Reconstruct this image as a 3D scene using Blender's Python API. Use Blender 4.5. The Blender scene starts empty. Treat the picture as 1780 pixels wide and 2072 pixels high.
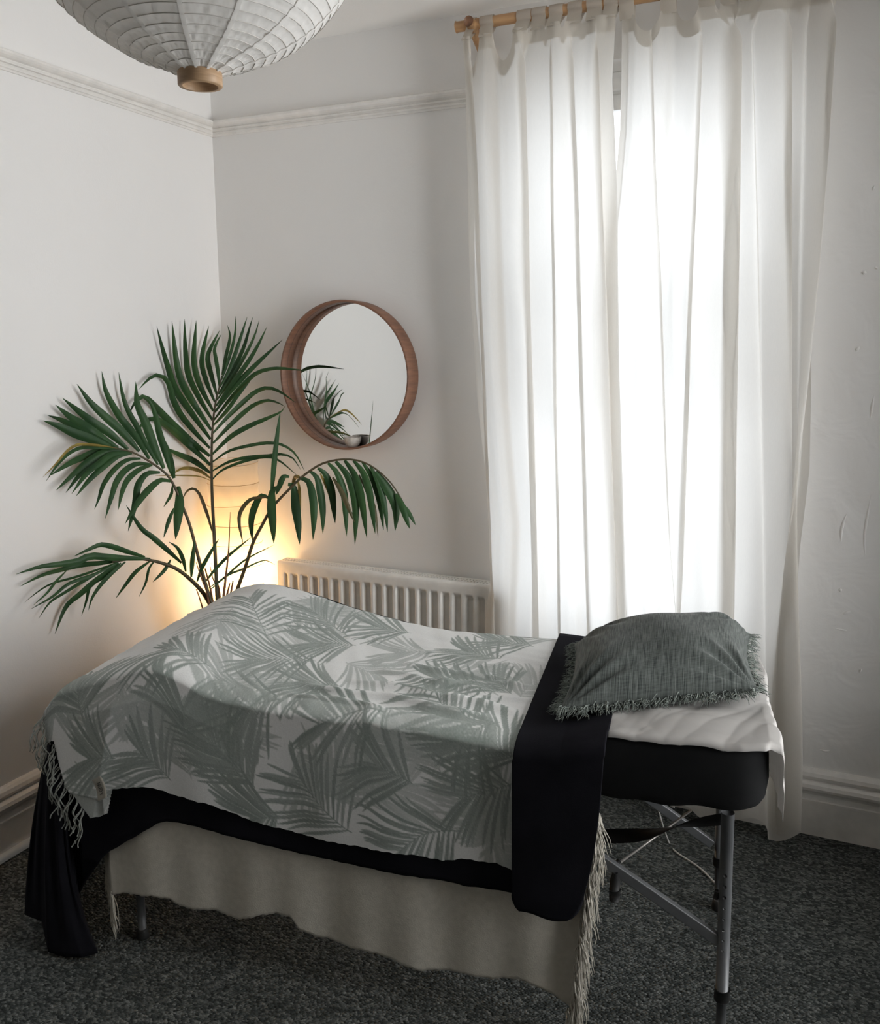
import bpy, math, random
import numpy as np
random.seed(7)
rng = np.random.default_rng(11)
SC = bpy.context.scene
COL = SC.collection
PI = math.pi

# ------------------------------------------------------------------ camera of the photograph
IW, IH = 1780.0, 2072.0
FPX = 1800.2
YAW, PITCH, ROLL = math.radians(24.6), math.radians(10.67), math.radians(-0.09)
CAM = np.array([2.3567, -3.0032, 1.61])
FWD = np.array([-math.sin(YAW)*math.cos(PITCH), math.cos(YAW)*math.cos(PITCH), -math.sin(PITCH)])
_r0 = np.array([math.cos(YAW), math.sin(YAW), 0.0]); _u0 = np.cross(_r0, FWD)
RGT = _r0*math.cos(ROLL)+_u0*math.sin(ROLL)
UPV = -_r0*math.sin(ROLL)+_u0*math.cos(ROLL)

def ray(a, b):
    return FWD + RGT*(a-IW/2)/FPX - UPV*(b-IH/2)/FPX
def at(a, b, axis, val):
    d = ray(a, b); i = 'xyz'.index(axis)
    return CAM + d*((val-CAM[i])/d[i])
def at_plane(a, b, p0, n):
    d = ray(a, b); return CAM + d*(np.dot(p0-CAM, n)/np.dot(d, n))
def proj(P):
    d = np.asarray(P, float)-CAM; z = d@FWD
    return np.stack([IW/2+FPX*(d@RGT)/z, IH/2-FPX*(d@UPV)/z], -1)

cam_data = bpy.data.cameras.new('camera'); cam = bpy.data.objects.new('camera', cam_data); COL.objects.link(cam)
from mathutils import Matrix, Vector
cam.matrix_world = Matrix(((RGT[0], UPV[0], -FWD[0], CAM[0]), (RGT[1], UPV[1], -FWD[1], CAM[1]), (RGT[2], UPV[2], -FWD[2], CAM[2]), (0, 0, 0, 1)))
cam_data.sensor_fit = 'HORIZONTAL'; cam_data.sensor_width = 36.0; cam_data.lens = 36.0*FPX/IW
cam_data.clip_start = 0.05; cam_data.clip_end = 100
SC.camera = cam

# ------------------------------------------------------------------ massage table frame of reference
TH = math.radians(9.0)
EX = np.array([math.cos(TH), math.sin(TH), 0.0]); EY = np.array([-math.sin(TH), math.cos(TH), 0.0])
ZT = 0.745
NB = np.array([1.74276, -1.22290, 0.0])
def T(s, t, z):
    s, t, z = np.broadcast_arrays(np.asarray(s, float), np.asarray(t, float), np.asarray(z, float))
    return NB + s[..., None]*EX + t[..., None]*EY + z[..., None]*np.array([0, 0, 1.0])
def near(a, b, off=0.0):
    d = ray(a, b); q = NB+EY*off
    Q = CAM + d*(np.dot(q-CAM, EY)/np.dot(d, EY)); return float(np.dot(Q-NB, EX)), float(Q[2])
def horiz(a, b, z):
    Q = at(a, b, 'z', z)-NB; return float(np.dot(Q, EX)), float(np.dot(Q, EY))

# ------------------------------------------------------------------ object helpers
def tag(o, label=None, cat=None, group=None, kind=None):
    if label: o['label'] = label
    if cat: o['category'] = cat
    if group: o['group'] = group
    if kind: o['kind'] = kind
    return o
def empty(name, loc=(0, 0, 0)):
    o = bpy.data.objects.new(name, None); COL.objects.link(o); o.location = loc; o.empty_display_size = 0.05
    return o
class MB:
    def __init__(s): s.v = []; s.f = []; s.n = 0
    def add(s, V, F):
        V = np.asarray(V, float).reshape(-1, 3); s.v.append(V)
        s.f.extend([tuple(i+s.n for i in f) for f in F]); s.n += len(V); return s
    def box(s, lo, hi):
        x0, y0, z0 = lo; x1, y1, z1 = hi
        return s.add([(x0, y0, z0), (x1, y0, z0), (x1, y1, z0), (x0, y1, z0), (x0, y0, z1), (x1, y0, z1), (x1, y1, z1), (x0, y1, z1)],
                     [(0, 3, 2, 1), (4, 5, 6, 7), (0, 1, 5, 4), (1, 2, 6, 5), (2, 3, 7, 6), (3, 0, 4, 7)])
    def grid(s, P, wrap_u=False, wrap_v=False):
        P = np.asarray(P, float); nu, nv = P.shape[:2]; F = []
        for i in range(nu if wrap_u else nu-1):
            for j in range(nv if wrap_v else nv-1):
                i2, j2 = (i+1) % nu, (j+1) % nv
                F.append((i*nv+j, i2*nv+j, i2*nv+j2, i*nv+j2))
        return s.add(P.reshape(-1, 3), F)
    def tube(s, pts, rad, n=10, cap=True):
        pts = np.asarray(pts, float); m = len(pts); rad = np.broadcast_to(np.asarray(rad, float), (m,))
        tan = np.gradient(pts, axis=0); tan /= np.linalg.norm(tan, axis=1)[:, None]+1e-12
        ref = np.array([0, 0, 1.0]) if abs(tan[0][2]) < 0.9 else np.array([1.0, 0, 0])
        a = np.cross(tan[0], ref); a /= np.linalg.norm(a); R = []
        for i in range(m):
            a = a-tan[i]*np.dot(a, tan[i]); a /= np.linalg.norm(a)+1e-12; b = np.cross(tan[i], a)
            an = np.arange(n)*2*PI/n
            R.append(pts[i]+rad[i]*(np.cos(an)[:, None]*a+np.sin(an)[:, None]*b))
        k = s.n; s.grid(np.array(R), wrap_v=True)
        if cap:
            s.f.append(tuple(k+j for j in range(n))[::-1]); s.f.append(tuple(k+(m-1)*n+j for j in range(n)))
        return s
    def lathe(s, prof, n=48, c=(0, 0, 0)):
        prof = np.asarray(prof, float); an = np.arange(n)*2*PI/n
        P = np.stack([np.outer(prof[:, 0], np.cos(an))+c[0], np.outer(prof[:, 0], np.sin(an))+c[1], np.repeat(prof[:, 1][:, None], n, 1)+c[2]], -1)
        return s.grid(P, wrap_v=True)
    def bar(s, a, b, w, h, up=(0, 0, 1)):
        a = np.asarray(a, float); b = np.asarray(b, float); d = b-a; d /= np.linalg.norm(d)
        x = np.cross(d, np.asarray(up, float)); x /= np.linalg.norm(x); y = np.cross(x, d)
        o = [(-w/2, -h/2), (w/2, -h/2), (w/2, h/2), (-w/2, h/2)]
        V = [a+x*p+y*q for p, q in o]+[b+x*p+y*q for p, q in o]
        return s.add(V, [(0, 3, 2, 1), (4, 5, 6, 7), (0, 1, 5, 4), (1, 2, 6, 5), (2, 3, 7, 6), (3, 0, 4, 7)])
    def build(s, name, mat, parent=None, smooth=True, bevel=0.0, fix=True):
        V = np.concatenate(s.v)
        me = bpy.data.meshes.new(name); me.from_pydata(V.tolist(), [], s.f); me.update()
        me.materials.append(mat)
        o = bpy.data.objects.new(name, me); COL.objects.link(o)
        if parent is not None:
            o.parent = parent; off = np.array(parent_world(parent))
            V2 = V-off; me.vertices.foreach_set('co', V2.ravel()); me.update()
        if smooth: me.polygons.foreach_set('use_smooth', [True]*len(me.polygons))
        if bevel > 0:
            m = o.modifiers.new('bevel', 'BEVEL'); m.width = bevel; m.segments = 3; m.limit_method = 'ANGLE'; m.angle_limit = math.radians(40)
            m.harden_normals = False
        return o
def parent_world(p):
    x = Vector((0, 0, 0))
    while p is not None: x = x+p.location; p = p.parent
    return tuple(x)
def interp(x, xs, ys): return np.interp(x, xs, ys)
def smooth01(x): x = np.clip(x, 0, 1); return x*x*(3-2*x)
def catmull(pts, n):
    p = np.asarray(pts, float)
    if len(p) == 2: return p[0]+(p[1]-p[0])*np.linspace(0, 1, n)[:, None]
    q = np.vstack([2*p[0]-p[1], p, 2*p[-1]-p[-2]])
    seg = np.linalg.norm(np.diff(p, axis=0), axis=1); cum = np.r_[0, np.cumsum(seg)]; cum /= cum[-1]
    out = []
    for u in np.linspace(0, 1, n):
        i = min(int(np.searchsorted(cum, u, 'right'))-1, len(p)-2); i = max(i, 0)
        f = (u-cum[i])/(cum[i+1]-cum[i]+1e-12)
        a, b, c, d = q[i], q[i+1], q[i+2], q[i+3]
        out.append(.5*((2*b)+(c-a)*f+(2*a-5*b+4*c-d)*f*f+(3*b-a-3*c+d)*f**3))
    return np.array(out)
def wobble(n, amp, sc, seed=0):
    g = np.random.default_rng(seed); k = np.linspace(0, 1, n); o = np.zeros(n)
    for i in range(5): o += g.normal()*np.sin(2*PI*(k*sc*(i+1)*.5+g.random()))/(i+1)
    return amp*o

# ------------------------------------------------------------------ materials
def new_mat(name):
    m = bpy.data.materials.new(name); m.use_nodes = True; nt = m.node_tree; nt.nodes.clear()
    out = nt.nodes.new('ShaderNodeOutputMaterial'); return m, nt, out
def N(nt, t, **kw):
    n = nt.nodes.new(t)
    for k, v in kw.items():
        if k in n.inputs: n.inputs[k].default_value = v
        else: setattr(n, k, v)
    return n
def rgb(c): return (c[0], c[1], c[2], 1.0)
def pmat(name, col, rough=0.6, metal=0.0, col2=None, nscale=20.0, bump=0.0, bscale=200.0, stretch=(1, 1, 1), spec=0.5, bdist=0.002, sheen=0.0, detail=4.0):
    m, nt, out = new_mat(name)
    b = N(nt, 'ShaderNodeBsdfPrincipled'); b.inputs['Roughness'].default_value = rough; b.inputs['Metallic'].default_value = metal
    b.inputs['Specular IOR Level'].default_value = spec
    if sheen: b.inputs['Sheen Weight'].default_value = sheen
    nt.links.new(b.outputs[0], out.inputs[0])
    tc = N(nt, 'ShaderNodeTexCoord'); mp = N(nt, 'ShaderNodeMapping'); mp.inputs['Scale'].default_value = stretch
    nt.links.new(tc.outputs['Object'], mp.inputs[0])
    c2 = col2 if col2 is not None else tuple(x*.9 for x in col)
    nz = N(nt, 'ShaderNodeTexNoise'); nz.inputs['Scale'].default_value = nscale; nz.inputs['Detail'].default_value = detail
    nt.links.new(mp.outputs[0], nz.inputs['Vector'])
    mx = N(nt, 'ShaderNodeMix', data_type='RGBA'); mx.inputs[6].default_value = rgb(col); mx.inputs[7].default_value = rgb(c2)
    rp = N(nt, 'ShaderNodeMapRange'); rp.inputs['From Min'].default_value = .35; rp.inputs['From Max'].default_value = .65
    nt.links.new(nz.outputs[0], rp.inputs[0]); nt.links.new(rp.outputs[0], mx.inputs[0]); nt.links.new(mx.outputs[2], b.inputs['Base Color'])
    if bump > 0:
        n2 = N(nt, 'ShaderNodeTexNoise'); n2.inputs['Scale'].default_value = bscale; n2.inputs['Detail'].default_value = 5
        nt.links.new(mp.outputs[0], n2.inputs['Vector'])
        bp = N(nt, 'ShaderNodeBump'); bp.inputs['Strength'].default_value = bump; bp.inputs['Distance'].default_value = bdist
        nt.links.new(n2.outputs[0], bp.inputs['Height']); nt.links.new(bp.outputs[0], b.inputs['Normal'])
    return m

def wall_mat(name, col, lumps, ldist, rough_from=None):
    m, nt, out = new_mat(name)
    b = N(nt, 'ShaderNodeBsdfPrincipled'); b.inputs['Roughness'].default_value = .62; b.inputs['Specular IOR Level'].default_value = .25
    nt.links.new(b.outputs[0], out.inputs[0])
    tc = N(nt, 'ShaderNodeTexCoord')
    n1 = N(nt, 'ShaderNodeTexNoise'); n1.inputs['Scale'].default_value = 3.0; n1.inputs['Detail'].default_value = 6
    n2 = N(nt, 'ShaderNodeTexNoise'); n2.inputs['Scale'].default_value = lumps; n2.inputs['Detail'].default_value = 3; n2.inputs['Distortion'].default_value = .6
    n3 = N(nt, 'ShaderNodeTexNoise'); n3.inputs['Scale'].default_value = 160; n3.inputs['Detail'].default_value = 4
    for n in (n1, n2, n3): nt.links.new(tc.outputs['Object'], n.inputs['Vector'])
    mx = N(nt, 'ShaderNodeMix', data_type='RGBA'); mx.inputs[6].default_value = rgb(col); mx.inputs[7].default_value = rgb(tuple(x*.965 for x in col))
    nt.links.new(n1.outputs[0], mx.inputs[0]); nt.links.new(mx.outputs[2], b.inputs['Base Color'])
    b1 = N(nt, 'ShaderNodeBump'); b1.inputs['Strength'].default_value = .5; b1.inputs['Distance'].default_value = ldist
    b2 = N(nt, 'ShaderNodeBump'); b2.inputs['Strength'].default_value = .25; b2.inputs['Distance'].default_value = .0012
    hsrc = n2.outputs[0]
    if rough_from is not None:      # the old repaired plaster begins beyond this x
        sx = N(nt, 'ShaderNodeSeparateXYZ'); nt.links.new(tc.outputs['Object'], sx.inputs[0])
        mr = N(nt, 'ShaderNodeMapRange'); mr.inputs['From Min'].default_value = rough_from; mr.inputs['From Max'].default_value = rough_from+.25; mr.inputs['To Min'].default_value = .18; mr.inputs['To Max'].default_value = 1.0
        nt.links.new(sx.outputs[0], mr.inputs[0]); mu = N(nt, 'ShaderNodeMath', operation='MULTIPLY'); nt.links.new(n2.outputs[0], mu.inputs[0]); nt.links.new(mr.outputs[0], mu.inputs[1]); hsrc = mu.outputs[0]
    nt.links.new(hsrc, b1.inputs['Height']); nt.links.new(n3.outputs[0], b2.inputs['Height'])
    nt.links.new(b1.outputs[0], b2.inputs['Normal']); nt.links.new(b2.outputs[0], b.inputs['Normal'])
    return m

def carpet_mat():
    m, nt, out = new_mat('carpet')
    b = N(nt, 'ShaderNodeBsdfPrincipled'); b.inputs['Roughness'].default_value = .95; b.inputs['Specular IOR Level'].default_value = .1
    nt.links.new(b.outputs[0], out.inputs[0])
    tc = N(nt, 'ShaderNodeTexCoord')
    mp = N(nt, 'ShaderNodeMapping'); mp.inputs['Rotation'].default_value = (0, 0, .5); mp.inputs['Scale'].default_value = (1, 1.35, 1)
    nt.links.new(tc.outputs['Object'], mp.inputs[0])
    vo = N(nt, 'ShaderNodeTexVoronoi'); vo.inputs['Scale'].default_value = 120; vo.inputs['Randomness'].default_value = .75
    nz = N(nt, 'ShaderNodeTexNoise'); nz.inputs['Scale'].default_value = 420; nz.inputs['Detail'].default_value = 3
    nl = N(nt, 'ShaderNodeTexNoise'); nl.inputs['Scale'].default_value = 5; nl.inputs['Detail'].default_value = 3
    for n in (vo, nz): nt.links.new(mp.outputs[0], n.inputs['Vector'])
    nt.links.new(tc.outputs['Object'], nl.inputs['Vector'])
    sep = N(nt, 'ShaderNodeSeparateColor'); nt.links.new(vo.outputs['Color'], sep.inputs[0])
    cr = N(nt, 'ShaderNodeValToRGB'); e = cr.color_ramp.elements
    e[0].position = 0; e[0].color = (.016, .019, .019, 1); e[1].position = 1; e[1].color = (.40, .415, .40, 1)
    x = cr.color_ramp.elements.new(.45); x.color = (.062, .070, .068, 1)
    x = cr.color_ramp.elements.new(.8); x.color = (.165, .175, .168, 1)
    ad = N(nt, 'ShaderNodeMath', operation='MULTIPLY_ADD'); ad.inputs[1].default_value = .65
    nt.links.new(sep.outputs[0], ad.inputs[0])
    sc = N(nt, 'ShaderNodeMath', operation='MULTIPLY'); sc.inputs[1].default_value = .40; nt.links.new(nz.outputs[0], sc.inputs[0])
    nt.links.new(sc.outputs[0], ad.inputs[2]); nt.links.new(ad.outputs[0], cr.inputs[0])
    mx = N(nt, 'ShaderNodeMix', data_type='RGBA', blend_type='MULTIPLY'); mx.inputs[0].default_value = .35
    nt.links.new(cr.outputs[0], mx.inputs[6]); nt.links.new(nl.outputs[0], mx.inputs[7]); nt.links.new(mx.outputs[2], b.inputs['Base Color'])
    bp = N(nt, 'ShaderNodeBump'); bp.inputs['Strength'].default_value = 1.0; bp.inputs['Distance'].default_value = .006; bp.invert = True
    nt.links.new(vo.outputs['Distance'], bp.inputs['Height']); nt.links.new(bp.outputs[0], b.inputs['Normal'])
    return m

def translucent_mat(name, col, tcol, fac, weave=900.0, clear=0.0, wamp=.06, stretch=(1, 1, 1)):
    """thin cloth or paper: reflects one share of the light diffusely, lets another share through"""
    m, nt, out = new_mat(name)
    d = N(nt, 'ShaderNodeBsdfDiffuse'); t = N(nt, 'ShaderNodeBsdfTranslucent'); mx = N(nt, 'ShaderNodeMixShader'); mx.inputs[0].default_value = fac
    tc = N(nt, 'ShaderNodeTexCoord'); mp = N(nt, 'ShaderNodeMapping'); mp.inputs['Scale'].default_value = stretch
    nz = N(nt, 'ShaderNodeTexNoise'); nz.inputs['Scale'].default_value = weave; nz.inputs['Detail'].default_value = 4
    nt.links.new(tc.outputs['Object'], mp.inputs[0]); nt.links.new(mp.outputs[0], nz.inputs['Vector'])
    for c, sh in ((col, d), (tcol, t)):
        k = N(nt, 'ShaderNodeMix', data_type='RGBA'); k.inputs[6].default_value = rgb(c); k.inputs[7].default_value = rgb(tuple(x*(1-2*wamp) for x in c))
        nt.links.new(nz.outputs[0], k.inputs[0]); nt.links.new(k.outputs[2], sh.inputs[0])
    bp = N(nt, 'ShaderNodeBump'); bp.inputs['Strength'].default_value = .15; bp.inputs['Distance'].default_value = .001
    nt.links.new(nz.outputs[0], bp.inputs['Height']); nt.links.new(bp.outputs[0], d.inputs['Normal'])
    nt.links.new(d.outputs[0], mx.inputs[1]); nt.links.new(t.outputs[0], mx.inputs[2])
    last = mx
    if clear > 0:
        tr = N(nt, 'ShaderNodeBsdfTransparent'); m2 = N(nt, 'ShaderNodeMixShader'); m2.inputs[0].default_value = clear
        nt.links.new(mx.outputs[0], m2.inputs[1]); nt.links.new(tr.outputs[0], m2.inputs[2]); last = m2
    nt.links.new(last.outputs[0], out.inputs[0])
    return m
# ------------------------------------------------------------------ the room
M = {}
M['wall_b'] = wall_mat('plaster_back', (.80, .79, .775), 7.0, .026, 2.12)
M['wall_l'] = wall_mat('plaster_left', (.82, .81, .80), 4.0, .006)
M['ceil'] = wall_mat('plaster_ceiling', (.88, .87, .85), 3.0, .004)
M['dark_wall'] = wall_mat('plaster_far_side', (.68, .66, .63), 3.0, .004)
M['trim'] = pmat('gloss_trim_paint', (.80, .78, .75), .35)
M['carpet'] = carpet_mat()
M['frame_w'] = pmat('white_window_paint', (.82, .82, .81), .35)
CZ = 2.705
XR, YF = 3.15, -4.3
WX0, WX1, WZ0, WZ1 = 1.20, 2.19, .46, 2.50     # window opening
b = MB().box((-.15, YF-.15, -.15), (XR+.15, .3, 0)); floor = b.build('floor', M['carpet'], smooth=False); tag(floor, kind='structure')
b = MB().box((-.15, YF-.15, CZ), (XR+.15, .3, CZ+.12)); tag(b.build('ceiling', M['ceil'], smooth=False), kind='structure')
b = MB().box((-.15, YF-.15, 0), (0, .0, CZ)); tag(b.build('wall_left', M['wall_l'], smooth=False), kind='structure')
b = MB()
b.box((-.15, 0, 0), (WX0, .25, CZ)); b.box((WX1, 0, 0), (XR+.15, .25, CZ))
b.box((WX0, 0, 0), (WX1, .25, WZ0)); b.box((WX0, 0, WZ1), (WX1, .25, CZ))
tag(b.build('wall_back', M['wall_b'], smooth=False), kind='structure')
VY0, VY1, VZ0, VZ1 = -1.60, -.48, .40, 2.50     # added window opening on the right, unseen, put in to let fill light in
b = MB().box((XR, YF-.15, 0), (XR+.15, VY0, CZ)); b.box((XR, VY1, 0), (XR+.15, 0, CZ)); b.box((XR, VY0, 0), (XR+.15, VY1, VZ0)); b.box((XR, VY0, VZ1), (XR+.15, VY1, CZ))
tag(b.build('wall_right', M['dark_wall'], smooth=False), kind='structure')
b = MB().box((0, YF-.15, 0), (XR, YF, CZ)); tag(b.build('wall_front', M['dark_wall'], smooth=False), kind='structure')

def profile_run(name, prof, axis, a0, a1, mat):
    """sweep a (projection, height) profile along a wall; left wall runs along y, back wall along x"""
    prof = np.asarray(prof, float); n = 40
    rows = []
    for k in np.linspace(0, 1, n):
        a = a0+(a1-a0)*k
        if axis == 'x': rows.append([(a, -p, z) for p, z in prof])
        else: rows.append([(p, a, z) for p, z in prof])
    bb = MB().grid(np.array(rows)); m = len(prof)
    bb.f.append(tuple(range(m))); bb.f.append(tuple((n-1)*m+i for i in range(m))[::-1])
    o = bb.build(name, mat, smooth=False); tag(o, kind='structure'); return o
RZ0, RZ1 = 2.411, 2.468
def rail_prof(z0, z1):
    h = z1-z0; q = [(0, 0), (.006, 0), (.008, .10), (.012, .13), (.012, .24), (.008, .27), (.010, .33), (.016, .37), (.016, .46), (.011, .50), (.013, .56),
                    (.020, .62), (.026, .70), (.030, .80), (.030, .92), (.024, .97), (.018, 1.0), (0, 1.0)]
    return [(p, z0+h*f) for p, f in q]
profile_run('trim_1', rail_prof(RZ0, RZ1), 'y', -4.2, 0, M['trim'])
profile_run('trim_2', rail_prof(RZ0, RZ1), 'x', 0, 1.18, M['trim'])
def base_prof(h):
    q = [(0, 0), (.020, 0), (.020, .50), (.022, .505), (.022, .535), (.017, .545), (.016, .62), (.020, .66), (.030, .70), (.033, .74), (.030, .79), (.022, .82), (.016, .835),
         (.016, .845), (.022, .86), (.024, .90), (.020, .95), (.012, .985), (.006, 1.0), (0, 1.0)]
    return [(p, h*f) for p, f in q]
profile_run('baseboard_left', base_prof(.232), 'y', -4.2, 0, M['trim'])
profile_run('baseboard_back', base_prof(.232), 'x', 0, XR, M['trim'])
b = MB().tube([(.03, -4.1, .014), (.03, -.05, .014)], .014, 10); tag(b.build('trim_3', M['trim']), kind='structure')

# window: sash frame deep in the opening
win = empty('window_1', (WX0, .12, WZ0)); tag(win, kind='structure')
def fr(name, boxes, mat, parent):
    q = MB()
    for lo, hi in boxes: q.box(lo, hi)
    return q.build(name, mat, parent, smooth=False, bevel=.004)
y0, y1 = .13, .19
MZ = 1.62
fr('frame', [((WX0, y0, WZ0), (WX0+.05, y1+.04, WZ1)), ((WX1-.05, y0, WZ0), (WX1, y1+.04, WZ1)), ((WX0, y0, WZ1-.06), (WX1, y1+.04, WZ1)), ((WX0, y0-.02, WZ0), (WX1, y1+.05, WZ0+.05))], M['frame_w'], win)
fr('upper_sash', [((WX0+.05, y1-.02, MZ-.025), (WX1-.05, y1+.02, MZ+.025)), ((WX0+.05, y1-.02, WZ1-.11), (WX1-.05, y1+.02, WZ1-.06)), ((WX0+.05, y1-.02, MZ), (WX0+.09, y1+.02, WZ1-.06)), ((WX1-.09, y1-.02, MZ), (WX1-.05, y1+.02, WZ1-.06))], M['frame_w'], win)
fr('lower_sash', [((WX0+.05, y0+.01, MZ-.02), (WX1-.05, y1-.025, MZ+.02)), ((WX0+.05, y0+.01, WZ0+.05), (WX1-.05, y1-.025, WZ0+.12)), ((WX0+.05, y0+.01, WZ0+.05), (WX0+.09, y1-.025, MZ)), ((WX1-.09, y0+.01, WZ0+.05), (WX1-.05, y1-.025, MZ))], M['frame_w'], win)
gm, nt, out = new_mat('window_glass')
tr = N(nt, 'ShaderNodeBsdfTransparent'); gl = N(nt, 'ShaderNodeBsdfGlossy'); gl.inputs['Roughness'].default_value = .02
fz = N(nt, 'ShaderNodeFresnel'); fz.inputs[0].default_value = 1.45; mx = N(nt, 'ShaderNodeMixShader')
nt.links.new(fz.outputs[0], mx.inputs[0]); nt.links.new(tr.outputs[0], mx.inputs[1]); nt.links.new(gl.outputs[0], mx.inputs[2]); nt.links.new(mx.outputs[0], out.inputs[0])
M['glass'] = gm
fr('pane', [((WX0+.09, y1-.003, MZ), (WX1-.09, y1+.003, WZ1-.1)), ((WX0+.09, y0+.018, WZ0+.1), (WX1-.09, y0+.024, MZ))], M['glass'], win)
fill_win = empty('added_fill_window', (XR+.07, (VY0+VY1)/2, VZ0)); tag(fill_win, kind='structure')  # unseen window frame made up around the added fill light
fr('frame', [((XR+.05, VY0, VZ0), (XR+.11, VY0+.05, VZ1)), ((XR+.05, VY1-.05, VZ0), (XR+.11, VY1, VZ1)), ((XR+.05, VY0, VZ0), (XR+.11, VY1, VZ0+.05)), ((XR+.05, VY0, VZ1-.05), (XR+.11, VY1, VZ1)), ((XR+.05, (VY0+VY1)/2-.025, VZ0), (XR+.11, (VY0+VY1)/2+.025, VZ1))], M['frame_w'], fill_win)
fr('pane', [((XR+.077, VY0+.05, VZ0+.05), (XR+.083, VY1-.05, VZ1-.05))], M['glass'], fill_win)
fr('sill', [((WX0-.03, -.03, WZ0-.03), (WX1+.03, .13, WZ0))], M['frame_w'], win)

# plaster scars on the wall right of the curtain: little raised ridges and flakes
scar = MB()
for pts, w in [([(1712, 1040), (1703, 1070), (1701, 1100)], 3.5), ([(1762, 1000), (1749, 1085), (1750, 1130)], 3), ([(1700, 1190), (1700, 1198)], 4), ([(1704, 1244), (1722, 1236)], 4),
               ([(1658, 1517), (1670, 1520), (1680, 1519)], 3), ([(1738, 700), (1732, 712)], 4), ([(1749, 548), (1747, 556)], 5), ([(1774, 540), (1771, 545)], 4), ([(1770, 375), (1764, 386)], 3),
               ([(1738, 1356), (1743, 1358)], 5), ([(1690, 1272), (1716, 1277)], 2.5), ([(1768, 800), (1760, 850)], 3)]:
    p = catmull([at(a, c, 'y', 0) for a, c in pts], 9)
    sh = np.sin(np.linspace(.15, PI-.1, 9))
    p[:, 1] = .0005
    scar.tube(p, w*.0013*sh, 8)
o = scar.build('plaster_scars', M['wall_b'])
tag(o, kind='structure'); o.name = 'trim_4'

# ------------------------------------------------------------------ radiator
M['rad'] = pmat('radiator_enamel', (.80, .78, .74), .32)
M['slot'] = pmat('radiator_shade_and_seam', (.05, .048, .045), .8)  # dark colour paints in shade inside the radiator; also colours the mirror seam
rx0, rx1, rz0, rz1, ry0, ry1 = .305, 1.32, .155, .752, -.030, -.100
rad = empty('radiator', (rx0, ry0, rz0)); tag(rad, 'white ribbed panel radiator with grille top on the back wall below the mirror', 'radiator')
pit = .0475
xs = np.arange(rx0, rx1+1e-6, pit/16); zs = np.r_[rz0, rz0+.03, np.linspace(rz0+.04, rz0+.075, 7), np.linspace(rz0+.08, rz1-.075, 12), np.linspace(rz1-.07, rz1-.035, 9), rz1-.025, rz1-.012, rz1-.004, rz1]
G = np.zeros((len(xs), len(zs), 3))
for i, x in enumerate(xs):
    ph = ((x-rx0)/pit) % 1.0
    g = smooth01((ph-.26)/.10)*(1-smooth01((ph-.88)/.10))
    if x < rx0+.03 or x > rx1-.03: g = 0
    for j, z in enumerate(zs):
        v = smooth01((z-rz0-.04)/.035)*(1-smooth01((z-(rz1-.068))/.026))
        y = ry1+.021*g*v
        e = max(0, (z-(rz1-.012))/.012); y += .006*e*e
        G[i, j] = (x, y, z)
q = MB().grid(G); q.build('front_panel', M['rad'], rad)
q = MB().box((rx0+.01, ry0-.012, rz0+.01), (rx1-.01, ry0, rz1-.02)); q.build('back_panel', M['rad'], rad, smooth=False)
for xx in (rx0, rx1): MB().box((xx-.004, ry1+.004, rz0+.01), (xx+.004, ry0, rz1-.003)).build('side_cover', M['rad'], rad, smooth=False, bevel=.002)
q = MB()
ytop0, ytop1 = ry1+.006, ry0
q.box((rx0, ytop0, rz1-.008), (rx1, ytop0+.014, rz1)); q.box((rx0, ytop1-.014, rz1-.008), (rx1, ytop1, rz1))
q.box((rx0, (ytop0+ytop1)/2-.003, rz1-.008), (rx1, (ytop0+ytop1)/2+.003, rz1))
x = rx0
while x < rx1-.004:
    q.box((x, ytop0+.012, rz1-.007), (x+.0062, ytop1-.012, rz1-.001)); x += .0125
q.build('top_grille', M['rad'], rad, smooth=False)
q = MB().box((rx0+.008, ry1+.032, rz1-.09), (rx1-.008, ytop1-.013, rz1-.05)); q.build('shaded_inner_fins', M['slot'], rad, smooth=False)  # plain block for the fins, near-black to put shade into the grille slots
for xx in (rx0+.03, rx1-.03): MB().tube([(xx, -.06, rz0+.04), (xx, -.06, .0)], .008).build('pipe', M['rad'], rad)

# ------------------------------------------------------------------ round mirror in a deep walnut ring, with a bowl in it
M['walnut'] = pmat('walnut_veneer', (.235, .115, .07), .45, col2=(.165, .08, .05), nscale=9, stretch=(1, 1, 14), bump=.1, bscale=60, bdist=.0005)
mc = np.array([.6165, 0, 1.494]); MR = .279; MD = .082
mir = empty('wall_mirror', (mc[0], 0, mc[2])); tag(mir, 'round mirror in a deep walnut ring hung on the back wall above the radiator', 'mirror')
def ring_grid(prof, n=96):
    an = np.arange(n)*2*PI/n
    P = np.zeros((len(prof), n, 3))
    for i, (r, y) in enumerate(prof):
        P[i, :, 0] = mc[0]+r*np.cos(an); P[i, :, 1] = y; P[i, :, 2] = mc[2]+r*np.sin(an)
    return P
q = MB().grid(ring_grid([(MR, -.002), (MR, -MD+.001), (MR-.001, -MD), (MR-.007, -MD), (MR-.008, -MD+.001), (MR-.008, -.002), (MR, -.002)]), wrap_v=True)
q.build('frame', M['walnut'], mir)
mm, nt, out = new_mat('mirror_silver'); gl = N(nt, 'ShaderNodeBsdfGlossy'); gl.inputs['Roughness'].default_value = 0.0; gl.inputs['Color'].default_value = (.90, .91, .90, 1)
nt.links.new(gl.outputs[0], out.inputs[0]); M['mirror'] = mm
an = np.arange(96)*2*PI/96
q = MB(); q.add([(mc[0]+(MR-.0085)*math.cos(a), -.014, mc[2]+(MR-.0085)*math.sin(a)) for a in an], [tuple(range(96))]); q.build('glass', M['mirror'], mir, smooth=False)
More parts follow.
